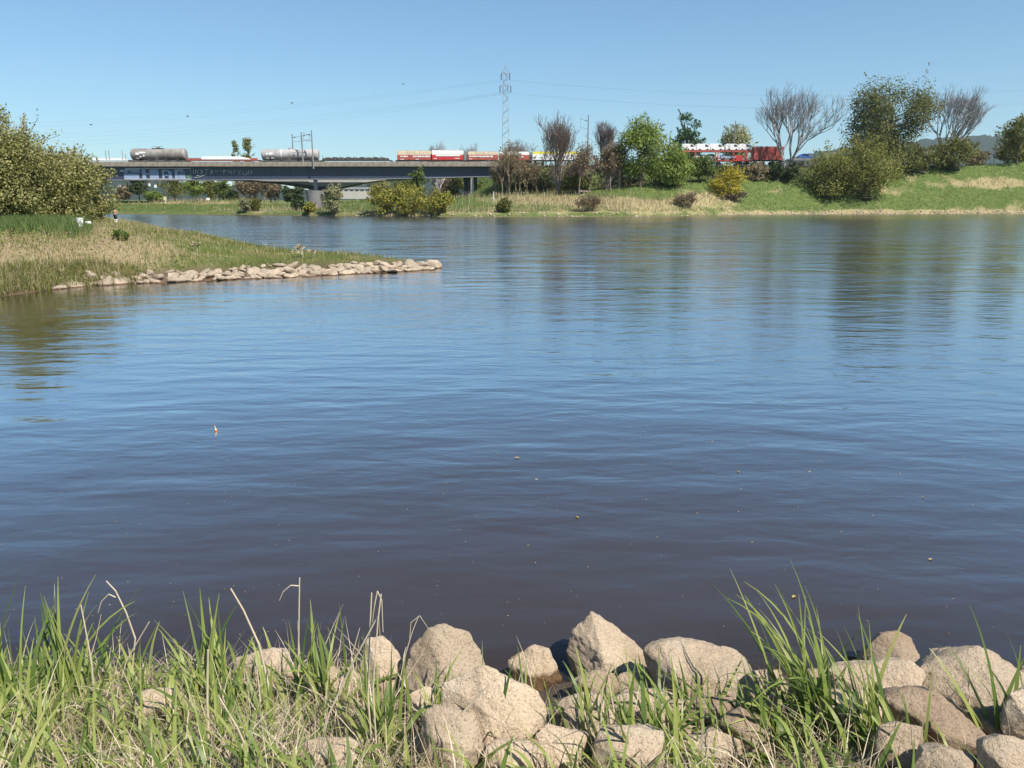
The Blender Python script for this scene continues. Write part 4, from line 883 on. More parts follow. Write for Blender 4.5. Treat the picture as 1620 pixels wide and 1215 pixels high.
# graffiti: pale blue block letters, then white scribble
M['graf'] = paint('graffiti_pale_blue', (0.27, 0.33, 0.47), 0.7, 0.3, 1.5, dirtcol=(0.3, 0.36, 0.5))
M['graf_w'] = paint('graffiti_white', (0.62, 0.64, 0.68), 0.8, 0.1)
M['graf_g'] = paint('graffiti_green', (0.10, 0.22, 0.12), 0.8, 0.1)
M['graf_d'] = paint('graffiti_navy', (0.03, 0.045, 0.10), 0.8, 0.1)
def gp(px, py): q = at(px, py, GY - 0.02); return q.x, q.z
def gbox(mb, x0, y0, x1, y1):
    a, c = gp(x0, y0); b, d = gp(x1, y1); mb.box((a + b) / 2, -1.985, (c + d) / 2, abs(b - a), 0.012, abs(c - d)); return mb
letters = [[(196, 267, 221, 270.5), (196, 270.5, 202, 274), (207, 271, 222, 273), (196, 275, 221, 282.5)],
           [(224, 268, 232, 282.5), (232, 274, 236, 277), (236, 268, 252, 282.5)],
           [(256, 269, 268, 271), (256, 271, 261, 282.5), (266, 271, 273, 282.5), (261, 276, 266, 278.5)],
           [(276, 268, 290, 271), (276, 271, 283, 282.5), (283, 275.5, 294, 282.5), (285, 272, 294, 273.5)]]
for k, parts in enumerate(letters):
    mb = MB()
    for q in parts: gbox(mb, *q)
    mb.build('graffiti_letter', M['graf'], br)
mb = MB()
for q in ((190, 269, 195.5, 271.5), (199, 266, 302, 267), (197, 282.7, 303, 283.6), (301.3, 267.2, 303, 282.5)): gbox(mb, *q)
mb.build('graffiti_outline', M['graf_w'], br)
gbox(MB(), 295, 276, 301, 282).build('graffiti_patch', M['graf_g'], br)
def scrib(strokes, w=0.9):
    mb = MB()
    for st in strokes:
        for (a, b), (c, d) in zip(st[:-1], st[1:]):
            x0, z0 = gp(a, b); x1, z1 = gp(c, d); mb.tube((x0, -1.985, z0), (x1, -1.985, z1), 0.055 * w, 0.055 * w, 4)
    return mb
words = [[[(306, 268), (306, 275)], [(309, 275), (310, 268), (313, 275), (314, 268)], [(321, 269), (317, 270), (321, 272.5), (317, 275)]], [[(324, 268.5), (330, 268)], [(327, 268), (327, 275)], [(333, 275), (335, 268.5), (337, 275)], [(334, 272.5), (337, 272)]],
         [[(340, 269), (342, 272), (346, 269)], [(348, 271), (352, 271)], [(354, 275), (354, 269), (358, 270), (354, 272)]], [[(361, 269), (362, 272.5), (366, 272)], [(366, 269), (366, 276)], [(370, 276), (370, 270), (374, 269.5)]],
         [[(382, 270), (378, 271), (378, 275), (382, 275.5)], [(385, 272), (385, 276), (390, 277), (391, 272)], [(393, 269), (394, 276)], [(396, 275), (398, 270), (400, 275)]], [[(308, 281), (316, 280), (326, 276)], [(311, 278), (318, 277)]]]
for wd in words: scrib(wd).build('graffiti_scribble', M['graf_w'], br)

# road bridge behind: pale haunched concrete on the same pier
rb = empty('road_bridge', (0, TRACK_Y + 9, 0)); tag(rb, 'pale haunched concrete bridge just behind the steel girder on its pier', 'bridge')
RY = TRACK_Y + 5.0
hp = [(-260, 284), (250, 284), (340, 285), (400, 287), (440, 290.5), (470, 295), (490, 299), (500, 301), (514, 301), (525, 299.5), (545, 295), (570, 289.5), (600, 285.5), (660, 282), (800, 278)]
low = [(at(a, b, RY).x, at(a, b, RY).z) for a, b in hp]; ztop = at(500, 270, RY).z
MB().prism(low + [(low[-1][0], ztop), (low[0][0], ztop)], -4.0, 4.0).build('girder', M['concrete_pale'], rb)
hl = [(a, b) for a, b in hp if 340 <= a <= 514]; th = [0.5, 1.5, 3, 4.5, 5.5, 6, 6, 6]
MB().prism([(at(a, b + 0.6, RY - 0.1).x, at(a, b + 0.6, RY - 0.1).z) for a, b in hl] + [(at(a, b - t, RY - 0.1).x, at(a, b - t, RY - 0.1).z) for (a, b), t in reversed(list(zip(hl, th)))], -4.35, -4.0).build('soffit_shade_strip', M['steel_dark'], rb)  # dark strip standing in for soffit shade, only left of the pier
xa, xb = at(487, 320, TRACK_Y).x, at(513, 320, TRACK_Y).x
gp0 = float(gfar(np.array([xa]), np.array([TRACK_Y]))[0]) - 0.8
def rprism(x0, x1, y0, y1, z0, z1, r, nm, mat):
    mb = MB(); pts = []
    k = 8
    for (cx, cy, a0) in (((x0 + x1) / 2, y0 + r, 180), ((x0 + x1) / 2, y1 - r, 0)):
        for i in range(k + 1):
            t = math.radians(a0 + 180 * i / k); pts.append((cx + (x1 - x0) / 2 * math.cos(t), cy + r * math.sin(t)))
    n = len(pts); mb.v = [(x, y, z0) for x, y in pts] + [(x, y, z1) for x, y in pts]
    mb.f = [tuple(range(n)), tuple(range(2 * n - 1, n - 1, -1))] + [(i, (i + 1) % n, n + (i + 1) % n, n + i) for i in range(n)]
    return mb.build(nm, mat, rb)
rprism(xa + 0.4, xb - 0.3, -12.2, 4.6, gp0, zph - 0.9, 1.2, 'pier', M['pier'])
rprism(xa - 0.1, xb + 0.2, -11.6, 5.0, zph - 0.95, zph - 0.1, 1.4, 'pier_head', M['pier'])

# catenary masts
def mast(px, top, base, Y, label, side=1):
    t = at(px, top, Y); b = at(px, base, Y); r = empty('catenary_mast', (t.x, Y, b.z)); h = t.z - b.z
    tag(r, label, 'mast', 'catenary masts of the railway')
    MB().tube((0, 0, 0), (0, 0, h), 0.19, 0.12, 8).build('pole', M['mast'], r)
    MB().tube((0, 0, h * 0.86), (side * 2.0, 0, h * 0.93), 0.045, 0.045, 5).tube((0, 0, h * 0.72), (side * 1.9, 0, h * 0.74), 0.045, 0.045, 5).tube((side * 1.9, 0, h * 0.72), (side * 1.9, 0, h * 0.95), 0.03, 0.03, 4).build('bracket', M['mast'], r)
    MB().tube((side * 0.3, 0, h * 0.875), (side * 0.8, 0, h * 0.893), 0.1, 0.1, 6).build('insulator', M['steel_dark'], r)
mast(462, 212, 257, TRACK_Y + 6, 'catenary mast standing behind the right part of the second tank wagon', 1)
mast(476.5, 209, 256, BY0 + 0.5, 'middle catenary mast in front of the second tank wagon', 1)
mast(492.5, 206, 267, BY0 - 0.18, 'nearest catenary mast clamped to the outside of the edge beam', -1)
mast(867, 194, 256, TRACK_Y + 6, 'slim mast standing among the branches of the bare reddish tree', 1)
mast(931, 182, 258, TRACK_Y + 6, 'dark tall mast rising above the brown thicket', -1)
mast(1164, 191, 252, TRACK_Y + 7, 'mast in front of the pale tree behind the red car wagons', 1)

# ------------------------------------------------------------------ the freight train
M['tank_grey'] = paint('dirty_grey_tank', (0.30, 0.275, 0.25), 0.55, 0.5, 0.55, dirtcol=(0.10, 0.085, 0.07))
M['tank_light'] = paint('light_grey_tank', (0.42, 0.40, 0.39), 0.5, 0.3, 0.5, dirtcol=(0.16, 0.14, 0.12))
M['bogie'] = paint('brown_bogie', (0.05, 0.04, 0.035), 0.8, 0.3)
M['white'] = paint('white_paint', (0.80, 0.79, 0.76), 0.5, 0.06, dirtcol=(0.4, 0.36, 0.32))
M['tarp'] = paint('white_tarpaulin', (0.80, 0.80, 0.80), 0.6, 0.08, dirtcol=(0.5, 0.48, 0.45))
M['cream'] = paint('cream_paint', (0.66, 0.54, 0.38), 0.55, 0.15)
M['red'] = paint('red_paint', (0.50, 0.04, 0.035), 0.45, 0.12, dirtcol=(0.25, 0.03, 0.03))
M['red_old'] = paint('faded_red_paint', (0.42, 0.085, 0.06), 0.6, 0.3, dirtcol=(0.17, 0.06, 0.045))
M['yellow'] = paint('yellow_paint', (0.72, 0.66, 0.03), 0.5, 0.05)
M['glass'] = paint('dark_glass', (0.03, 0.04, 0.05), 0.15, 0.0)
M['silver'] = paint('silver_paint', (0.45, 0.48, 0.54), 0.3, 0.05, metal=0.3)
M['blue'] = paint('blue_paint', (0.06, 0.14, 0.42), 0.35, 0.05)
M['black_spray'] = paint('black_spray_paint', (0.03, 0.03, 0.035), 0.7, 0.05)
TR = 'wagons of the freight train'
def xw(px): return at(px, 250, TRACK_Y - 1.3).x
def zw(px, py): return at(px, py, TRACK_Y - 1.4).z
def bogies(r, xs_):
    for x in xs_:
        b = MB().box(x, -1.0, 0.55, 2.3, 0.16, 0.34).box(x, 1.0, 0.55, 2.3, 0.16, 0.34).box(x, 0, 0.6, 0.5, 2.0, 0.25).build('bogie', M['bogie'], r)
        for s in (-0.9, 0.9):
            w = MB()
            for y in (-0.75, 0.75): w.tube((x + s, y - 0.07, 0.46), (x + s, y + 0.07, 0.46), 0.46, 0.46, 14)
            w.tube((x + s, -0.75, 0.46), (x + s, 0.75, 0.46), 0.08, 0.08, 6); w.build('wheelset', M['steel_dark'], b)
def wagon(px0, px1, label, cat='wagon'):
    x0, x1 = xw(px0), xw(px1); r = empty('freight_wagon', ((x0 + x1) / 2, TRACK_Y, Z_RAIL + 0.1)); tag(r, label, cat, TR); return r, (x1 - x0) / 2, lambda py: zw((px0 + px1) / 2, py) - Z_RAIL - 0.1
def buffers(r, hw, z=1.05):
    for s in (-1, 1):
        mb = MB()
        for y in (-0.87, 0.87): mb.tube((s * (hw - 0.1), y, z), (s * (hw + 0.45), y, z), 0.1, 0.1, 8).tube((s * (hw + 0.42), y, z), (s * (hw + 0.48), y, z), 0.24, 0.24, 10)
        mb.build('buffer', M['bogie'], r)
def tank(px0, px1, top, label, mat, dome):
    r, hw, Z = wagon(px0, px1, label); zt = Z(top); rad = (zt - 1.15) / 2 * 0.97; zc = zt - rad
    n = 6; prof = [(-hw + 0.35 - 0.35 * math.cos(t), rad * math.sin(t) ** 0.7 + 0.01) for t in np.linspace(0, math.pi / 2, n)]; prof += [(-x, q) for x, q in reversed(prof)]
    MB().lathe_x(prof, 0, zc, 28).build('tank', mat, r, smooth=True)
    MB().box(0, -0.95, 1.02, 2 * hw + 0.2, 0.16, 0.26).box(0, 0.95, 1.02, 2 * hw + 0.2, 0.16, 0.26).box(-hw, 0, 1.02, 0.2, 2.6, 0.3).box(hw, 0, 1.02, 0.2, 2.6, 0.3).build('underframe', M['bogie'], r)
    bogies(r, (-hw + 2.0, hw - 2.0)); buffers(r, hw)
    for x in (-hw + 1.8, -hw * 0.3, hw * 0.3, hw - 1.8):
        MB().box(x, 0, 1.35, 0.3, 2.3, 0.55).build('saddle', M['bogie'], r)
    bd = MB()
    for x in (-hw * 0.45, 0.02, hw * 0.45): bd.lathe_x([(x - 0.05, rad + 0.02), (x + 0.05, rad + 0.02)], 0, zc, 28)
    bd.build('band', M['tank_grey'], r)
    MB().tube((0, 0, zt - 0.1), (0, 0, zt + 0.28), 0.42, 0.40, 14).tube((0, 0, zt + 0.28), (0, 0, zt + 0.36), 0.46, 0.2, 14).build('manhole', mat, r)
    if dome:
        rl = MB()
        for x in (-1.2, -0.4, 0.5, 1.2): rl.tube((x, -0.6, zt - 0.1), (x, -0.6, zt + 0.55), 0.03, 0.03, 5)
        rl.tube((-1.2, -0.6, zt + 0.5), (1.2, -0.6, zt + 0.5), 0.03, 0.03, 5).box(0, -0.3, zt + 0.02, 2.6, 0.9, 0.05).build('roof_platform', M['bogie'], r)
    ld = MB()
    for x in (-0.25, 0.25): ld.tube((x, -rad - 0.08, 1.0), (x, -rad - 0.02, zc + rad * 0.3), 0.025, 0.025, 4).tube((x, -rad - 0.02, zc + rad * 0.3), (x, -0.55, zt + 0.05), 0.025, 0.025, 4)
    for i in range(6): ld.tube((-0.25, -rad - 0.07, 1.15 + i * 0.26), (0.25, -rad - 0.07, 1.15 + i * 0.26), 0.018, 0.018, 4)
    ld.build('ladder', M['galv'], r)
    return r, hw, zc, rad, zt
r, hw, zc, rad, zt = tank(205, 292, 234.5, 'grimy dark grey tank wagon near the left end of the bridge', M['tank_grey'], True)
mb = MB()
for (x, z, w, h) in ((-3.4, 0.25, 1.5, 0.6), (-4.6, 0.1, 0.7, 0.5), (-4.7, -0.6, 0.8, 0.7), (-3.9, -0.5, 0.5, 0.4), (-3.1, -0.35, 0.4, 0.3)):
    y = -math.sqrt(max(0.01, rad ** 2 - (abs(z) + h / 2) ** 2)); mb.box(x, y - 0.06, zc + z, w, 0.10, h)
mb.build('graffiti_patch', M['white'], r)
r, hw, zc, rad, zt = tank(412, 503, 235.5, 'cleaner light grey tank wagon behind the catenary masts', M['tank_light'], False)
mb = MB(); 
for (x, z, w, h) in ((-5.2, 0.15, 0.5, 0.4), (-4.3, 0.2, 0.9, 0.5), (-5.2, -0.65, 0.7, 0.45), (-4.0, -0.65, 0.7, 0.4)):
    y = -math.sqrt(max(0.01, rad ** 2 - (abs(z) + h / 2) ** 2)); mb.box(x, y - 0.06, zc + z, w, 0.10, h)
mb.build('lettering_plate', M['white'], r)
MB().lathe_x([(-1.95, rad + 0.03), (-1.75, rad + 0.03)], 0, zc, 28).build('white_band', M['white'], r)
mb = MB()
for (x, z, w, h) in ((0.9, 0.25, 0.2, 0.5), (1.3, 0.2, 0.15, 0.7), (1.1, -0.1, 0.4, 0.15)):
    y = -math.sqrt(rad ** 2 - (abs(z) + h / 2) ** 2); mb.box(x, y - 0.04, zc + z, w, 0.06, h)
mb.build('dark_marking', M['black_spray'], r)

def flat(px0, px1, label, mat, stakes, top=252.2):
    r, hw, Z = wagon(px0, px1, label); zt = 1.30
    MB().box(0, 0, zt - 0.1, 2 * hw, 2.7, 0.2).build('platform', mat, r)
    MB().box(0, -1.3, zt + 0.18, 2 * hw - 0.2, 0.06, 0.36).build('side_board', mat, r)
    bogies(r, (-hw + 2.0, hw - 2.0)); buffers(r, hw)
    for x, py in stakes:
        MB().box(x * hw, -1.36, (zt + Z(py)) / 2, 0.12, 0.08, Z(py) - zt).build('stake', M['mast'], r)
    return r, hw, Z, zt
flat(128, 201, 'low pale grey flat wagon with stakes at the left end of the train', M['white'], [(0.1, 238), (0.24, 238), (0.82, 238), (0.95, 244)])
r, hw, Z, zt = flat(295, 408, 'low red wagon carrying a white tarpaulin covered load', M['red_old'], [(-0.95, 248), (-0.72, 249)])
pl = [(-hw * 0.58, zt), (hw * 0.8, zt), (hw * 0.72, Z(250)), (hw * 0.45, Z(247.6)), (-hw * 0.55, Z(247.8)), (-hw * 0.6, Z(250))]
MB().prism(pl, -1.42, 1.2).build('tarpaulin', M['tarp'], r, bevel=0.06)
r, hw, Z, zt = flat(509, 616, 'dark flat wagon with a row of short stakes between tank wagon and red wagons', M['bogie'], [(-0.97, 246), (-0.6, 249), (-0.47, 246), (-0.36, 248.5), (-0.24, 246), (0.0, 249), (0.28, 248.5), (0.52, 246.5), (0.75, 247), (0.88, 248.5)])
for i in range(9):
    x = -hw * 0.82 + i * hw * 0.2; w = hw * 0.19
    MB().prism([(x - w / 2, zt), (x + w / 2, zt), (x + w / 2 * 0.85, zt + 0.42), (x + w * 0.2, zt + 0.6), (x - w * 0.2, zt + 0.6), (x - w / 2 * 0.85, zt + 0.42)], -1.2, 1.2).build('load_cover', M['steel_dark'] if i % 2 else M['mast'], r)
def closed(px0, px1, label, top, mid, up, lo, rows, seamf=()):
    r, hw, Z = wagon(px0, px1, label); zt, zm = Z(top), Z(mid)
    MB().box(0, 0, 1.12, 2 * hw, 2.6, 0.24).build('underframe', M['bogie'], r); bogies(r, (-hw + 1.6, hw - 1.6)); buffers(r, hw)
    MB().box(0, 0, (1.22 + zm) / 2, 2 * hw - 0.1, 2.8, zm - 1.22).build('lower_side', M[lo], r, bevel=0.04)
    MB().box(0, 0, (zm + zt) / 2 + 0.004, 2 * hw - 0.12, 2.76, zt - zm).build('upper_side', M[up], r, bevel=0.05)
    MB().prism([(-hw + 0.1, zt), (hw - 0.1, zt), (hw - 0.3, zt + 0.16), (-hw + 0.3, zt + 0.16)], -1.25, 1.25).build('roof', M['tank_light'], r)
    k = int(hw * 2 / 1.3)
    for i in range(1, k): MB().box(-hw + i * 2 * hw / k, -1.415, (1.22 + zm) / 2, 0.07, 0.05, zm - 1.3).build('side_rib', M[lo], r)
    rr = random.Random(px0)
    for (a, b, z, h) in rows:
        mb = MB(); x = a * hw
        while x < b * hw:
            w = rr.uniform(0.18, 0.5); mb.box(x + w / 2, -1.455, zm + z, w, 0.012, h * rr.uniform(0.7, 1.0)); x += w + rr.uniform(0.06, 0.14)
        mb.build('lettering', M['white'], r)
    return r, hw, Z, zt, zm
closed(628, 682, 'cream and faded red covered wagon at the left of the red row', 239, 245.3, 'cream', 'red_old', [(-0.8, -0.35, -0.30, 0.3), (-0.05, 0.5, -0.3, 0.4), (0.52, 0.95, -0.3, 0.4), (-0.8, -0.6, -0.95, 0.2), (0.1, 0.3, -0.95, 0.2)])
r, hw, Z, zt, zm = closed(683, 733, 'clean white and bright red covered wagon in the middle of the train', 238.3, 245, 'white', 'red', [(-0.85, -0.75, -0.85, 0.2), (0.45, 0.7, -0.8, 0.2)])
MB().prism([(-hw * 0.72, zm - 0.3), (hw * 0.78, zm - 0.3), (hw * 0.82, zm - 0.02), (-hw * 0.76, zm - 0.02)], -1.46, -1.44).build('white_stripe', M['white'], r)
MB().box(hw + 0.45, 0, 2.1, 0.7, 2.0, 1.8).build('gangway', M['mast'], r)
closed(740, 788, 'faded red covered wagon with white lettering right of the bright red one', 240.3, 245.2, 'cream', 'red_old', [(-0.9, -0.25, -0.3, 0.35), (-0.2, 0.55, -0.32, 0.4), (-0.9, -0.75, -0.9, 0.2)])
closed(789, 837, 'faded red covered wagon half hidden by the twiggy brown tree', 240.6, 245.4, 'white', 'red_old', [(0.3, 0.6, -0.4, 0.3)])
r, hw, Z, zt, zm = closed(842, 917, 'white wagon with yellow top stripe and black graffiti behind bare branches', 240.3, 243.6, 'yellow', 'white', [])
rr = random.Random(4); mb = MB()
for i in range(46):
    x = rr.uniform(-0.95, 0.9) * hw; z = rr.uniform(1.4, zm - 0.15); a = rr.uniform(0, 3.1); q = rr.uniform(0.2, 0.6)
    mb.tube((x, -1.46, z), (x + q * math.cos(a), -1.46, min(zm - 0.05, max(1.3, z + q * math.sin(a)))), 0.05, 0.05, 4)
mb.build('graffiti', M['black_spray'], r)
closed(1192, 1240, 'plain red box wagon behind the trunk of the tall bare tree', 232.5, 238, 'red_old', 'red_old', [])
# open double-deck car wagon with its cars
def car(x, y, z, ln, kind, mat, label):
    r = empty('car' if kind == 'car' else 'van', (x, y, z)); tag(r, label, 'car' if kind == 'car' else 'van', 'new vehicles on the car wagons')
    h = 1.0 if kind == 'car' else 1.7; b = ln / 2
    if kind == 'van':
        body = [(-b, 0.3), (b, 0.3), (b, 0.9), (b - 0.2, 1.02), (b - 0.85, h), (-b + 0.1, h + 0.02), (-b, h - 0.2)]
        win = [(b - 0.95, h - 0.12), (b - 0.42, 1.05), (b - 1.35, 1.05), (b - 1.35, h - 0.12)]
    else:
        body = [(-b, 0.3), (b, 0.3), (b, 0.65), (b - 0.9, 0.85), (b - 1.5, 1.38), (-b + 1.0, 1.42), (-b + 0.1, 0.9), (-b, 0.7)]
        win = [(b - 1.15, 0.9), (b - 1.6, 1.3), (-b + 1.1, 1.33), (-b + 0.55, 0.92)]
    MB().prism(body, -0.88, 0.88).build('body', mat, r, bevel=0.06)
    MB().prism(list(reversed(win)), -0.9, 0.9).build('window', M['glass'], r)
    for sx in (-b + 0.8, b - 0.8):
        for sy in (-0.8, 0.8): MB().tube((x * 0 + sx, sy - 0.1, 0.32), (sx, sy + 0.1, 0.32), 0.32, 0.32, 12).build('wheel', M['steel_dark'], r)
r, hw, Z = wagon(1078, 1191, 'open red double-deck car wagon loaded with white vans'); zd = Z(239.2)
MB().box(0, 0, 1.1, 2 * hw, 2.7, 0.3).build('lower_deck', M['red'], r); MB().box(0, 0, zd - 0.06, 2 * hw, 2.7, 0.12).box(0, -1.33, zd + 0.02, 2 * hw, 0.08, 0.34).build('upper_deck', M['red_old'], r)
for f, w in ((-0.98, 0.3), (-0.62, 0.25), (-0.05, 0.3), (0.02, 0.22), (0.46, 0.2), (0.80, 0.5), (0.97, 0.3)):
    MB().box(f * hw, -1.3, (1.2 + zd) / 2, w, 0.12, zd - 1.2).build('post', M['red'], r)
MB().box(0.63 * hw, -1.2, 1.75, 1.6, 0.1, 1.0).build('side_panel', M['red'], r)
bogies(r, (-hw + 2, -0.3, hw - 2)); buffers(r, hw); rx = r.location.x; zz = r.location.z
for px, ln, lab in ((1090, 3.3, 'small white van leftmost on the upper deck of the red car wagon'), (1113, 3.4, 'white van second from left on the upper deck'), (1134, 3.4, 'white van in the middle of the upper deck'), (1159, 3.3, 'white van fourth along the upper deck'), (1179, 3.0, 'white van at the right end of the upper deck')):
    car(xw(px), TRACK_Y, zz + zd - 0.02, ln, 'van', M['white'], lab)
for px, ln, mt, lab in ((1109, 3.2, 'white', 'white car leftmost on the lower deck of the red car wagon'), (1128, 3.4, 'silver', 'silver car in the middle of the lower deck'), (1153, 3.6, 'silver', 'silver blue car right of the thick red post on the lower deck')):
    car(xw(px), TRACK_Y, zz + 1.24, ln, 'car', M[mt], lab)
r, hw, Z, zt = flat(1252, 1330, 'dark flat wagon carrying one blue car beside the olive bush', M['mast'], [])
car(xw(1277), TRACK_Y, r.location.z + zt, 3.6, 'car', M['blue'], 'blue car seen through the branches right of the tall bare tree')
# track bed on the embankment
MB().box((xr + X_(2100)) / 2, 0, Z_RAIL - 0.42, X_(2100) - xr, 4.4, 0.9).build('railway_track_bed', M['bogie'], None, loc=(0, TRACK_Y, 0))
tag(bpy.data.objects['railway_track_bed'], 'dark ballast bed of the railway on the embankment', kind='structure')

# ------------------------------------------------------------------ pylon and cables
PYL = 250.0
pb = at(800, 316, PYL); pz = float(gfar(np.array([pb.x]), np.array([PYL]))[0])
py_ = empty('lattice_pylon', (pb.x, PYL, pz)); tag(py_, 'slim grey lattice power pylon standing behind the bridge', 'pylon')
H = at(800, 112, PYL).z - pz; s_ = mpp(at(800, 200, PYL))
def hwid(z): return (1.35 - 0.72 * z / H)
mb = MB()
for sx in (-1, 1):
    for sy in (-1, 1): mb.tube((sx * hwid(0), sy * hwid(0), 0), (sx * hwid(H), sy * hwid(H), H), 0.11, 0.08, 4)
mb.build('leg_frame', M['galv'], py_)
mb = MB(); z = 0.0; i = 0
while z < H - 1.0:
    z2 = min(H, z + 1.55); a, b = hwid(z), hwid(z2)
    for sy in (-1, 1):
        d = 1 if i % 2 else -1
        mb.tube((-d * a, sy * a, z), (d * b, sy * b, z2), 0.055, 0.055, 3); mb.tube((sy * a, -d * a, z), (sy * b, d * b, z2), 0.055, 0.055, 3)
    z = z2; i += 1
mb.build('bracing', M['galv'], py_)
zt_ = at(800, 98, PYL).z - pz
MB().tube((0, 0, H), (0, 0, zt_), 0.12, 0.05, 4).tube((-0.6, 0, H), (0, 0, H + 1.6), 0.06, 0.05, 3).tube((0.6, 0, H), (0, 0, H + 1.6), 0.06, 0.05, 3).build('top_spike', M['galv'], py_)
arms = []
for py, half in ((116, 6.6), (136, 8.4)):
    za = at(800, py, PYL).z - pz; hw_ = half * s_
    MB().box(0, 0, za, 2 * hw_, 0.25, 0.16).tube((-hw_, 0, za), (-0.5, 0, za + 1.0), 0.05, 0.05, 4).tube((hw_, 0, za), (0.5, 0, za + 1.0), 0.05, 0.05, 4).build('cross_arm', M['galv'], py_)
    for sx in (-1, -0.45, 0.45, 1):
        if py == 116 and abs(sx) < 0.9: continue
        MB().tube((sx * hw_, 0, za), (sx * hw_, 0, za - 1.9), 0.13, 0.13, 6).build('insulator', M['steel_dark'], py_); arms.append((sx * hw_, za - 1.9))
M['cable'] = paint('cable_metal', (0.16, 0.17, 0.19), 0.6, 0.0)
def cable(a, b, sag, label):
    a, b = Vector(a), Vector(b); mb = MB(); pts = []
    for i in range(41):
        t = i / 40; p = a.lerp(b, t); p.z -= sag * 4 * t * (1 - t); pts.append(p)
    mb.path(pts, 0.015, 0.015, 4); o = mb.build('power_cable', M['cable'], None); tag(o, label, 'cable', 'power cables of the lattice pylon')
G = Vector((pb.x, PYL, pz))
cl = ['upper', 'second', 'third', 'fourth', 'fifth', 'lowest']
for i, (ax, az) in enumerate(arms):
    e = at(-260, 190 + i * 6, 420); cable(G + Vector((ax, 0, az)), e, 6 + i * 0.6, f'{cl[i]} power cable running from the pylon to the left')
for i, (ax, az, dy) in enumerate(((arms[0][0], arms[0][1], 118), (arms[1][0], arms[1][1], 121), (arms[2][0], arms[2][1], 141), (arms[5][0], arms[5][1], 144))):
    e = at(1900, dy, 250); cable(G + Vector((ax, 0, az)), e, 5.2, f'{cl[i]} power cable running from the pylon to the right')

# ------------------------------------------------------------------ small things on the banks
M['wood'] = paint('grey_wood', (0.28, 0.24, 0.19), 0.9, 0.3)
M['hall'] = paint('cream_cladding', (0.45, 0.42, 0.37), 0.8, 0.1, 0.1)
M['roof_red'] = paint('red_tiles', (0.30, 0.10, 0.06), 0.8, 0.2)
M['roof_grey'] = paint('grey_roof', (0.30, 0.30, 0.31), 0.7, 0.1)
def house(px, py0, py1, wpx, Y, label, roof='roof_red', flat_roof=False):
    b = at(px, py1, Y); t = at(px, py0, Y); w = wpx * mpp(b); h = max(2.5, t.z - b.z); r = empty('house' if not flat_roof else 'hall', b); tag(r, label, 'building', None if flat_roof else 'houses on the far hill')
    MB().box(0, 0, h * 0.3 - 2, w, w * 0.7 if not flat_roof else 14, h * 0.6 + 4).build('wall', M['hall' if flat_roof else 'white'], r)
    d = w * 0.35 if not flat_roof else 7
    MB().prism([(-w / 2 - 0.3, h * 0.6), (w / 2 + 0.3, h * 0.6), (w / 2 - (0.5 if flat_roof else w * 0.2), h), (-w / 2 + (0.5 if flat_roof else w * 0.2), h)], -d - 0.3, d + 0.3).build('roof', M[roof], r)
    if flat_roof:
        for i in range(7): MB().box(-w / 2 + (i + 0.5) * w / 7, -7.06, h * 0.35, w / 10, 0.1, h * 0.25).build('window', M['glass'], r)
house(560, 296.5, 304, 58, 480, 'long pale industrial hall seen under the bridge right of the pier', 'roof_grey', True)
for i, (px, py) in enumerate(((189, 294), (197, 296), (205, 297), (236, 291), (246, 293))):
    house(px, py - 2, py + 1, 3.2, 1750, ['leftmost tiny white house on the hill under the bridge', 'second tiny white house on the hill under the bridge', 'tiny white house left of the dark tree under the graffiti', 'tiny white house right of the dark tree under the graffiti', 'tiny white house above the bright green bush under the bridge'][i])
def post(px, top, base, Y, label, mat, name='post', cat='post', plate=None, r=0.07):
    b = march(px, base, gfar, Y - 15, Y + 25); t = at(px, top, b.y); e = empty(name, b); tag(e, label, cat, 'posts on the far bank')
    MB().tube((0, 0, -0.3), (0, 0, t.z - b.z), r, r * 0.9, 8).build('pole', M[mat], e)
    if plate: w, h, pm = plate; MB().box(0, -0.08, t.z - b.z - h / 2, w, 0.05, h).build('plate', M[pm], e)
post(781, 303, 320, 150, 'white marker post on the meadow under the right end of the bridge', 'white')
post(262, 311, 321.5, 178, 'white river marker with yellow plate under the graffiti', 'white', 'river_sign', 'sign', (0.7, 0.9, 'cream'))
post(330, 313, 321, 178, 'small white marker sign under the scribbled part of the girder', 'white', 'river_sign', 'sign', (0.8, 0.5, 'white'))
post(729, 299, 309, 172, 'white board on a post beside the slim bridge columns', 'wood', 'notice_board', 'sign', (1.0, 0.9, 'white'))
for px, top, base, lab in ((1257, 267, 282, 'wooden fence post left of the olive willow bushes'), (1454, 262, 273, 'wooden fence post at the foot of the brownish undergrowth on the right'), (1486, 258, 268, 'wooden fence post below the bare tree on the right'), (1572, 252, 261, 'wooden fence post on the crest near the right edge')):
    post(px, top, base, 168, lab, 'wood', 'fence_post', 'post', None, 0.09)
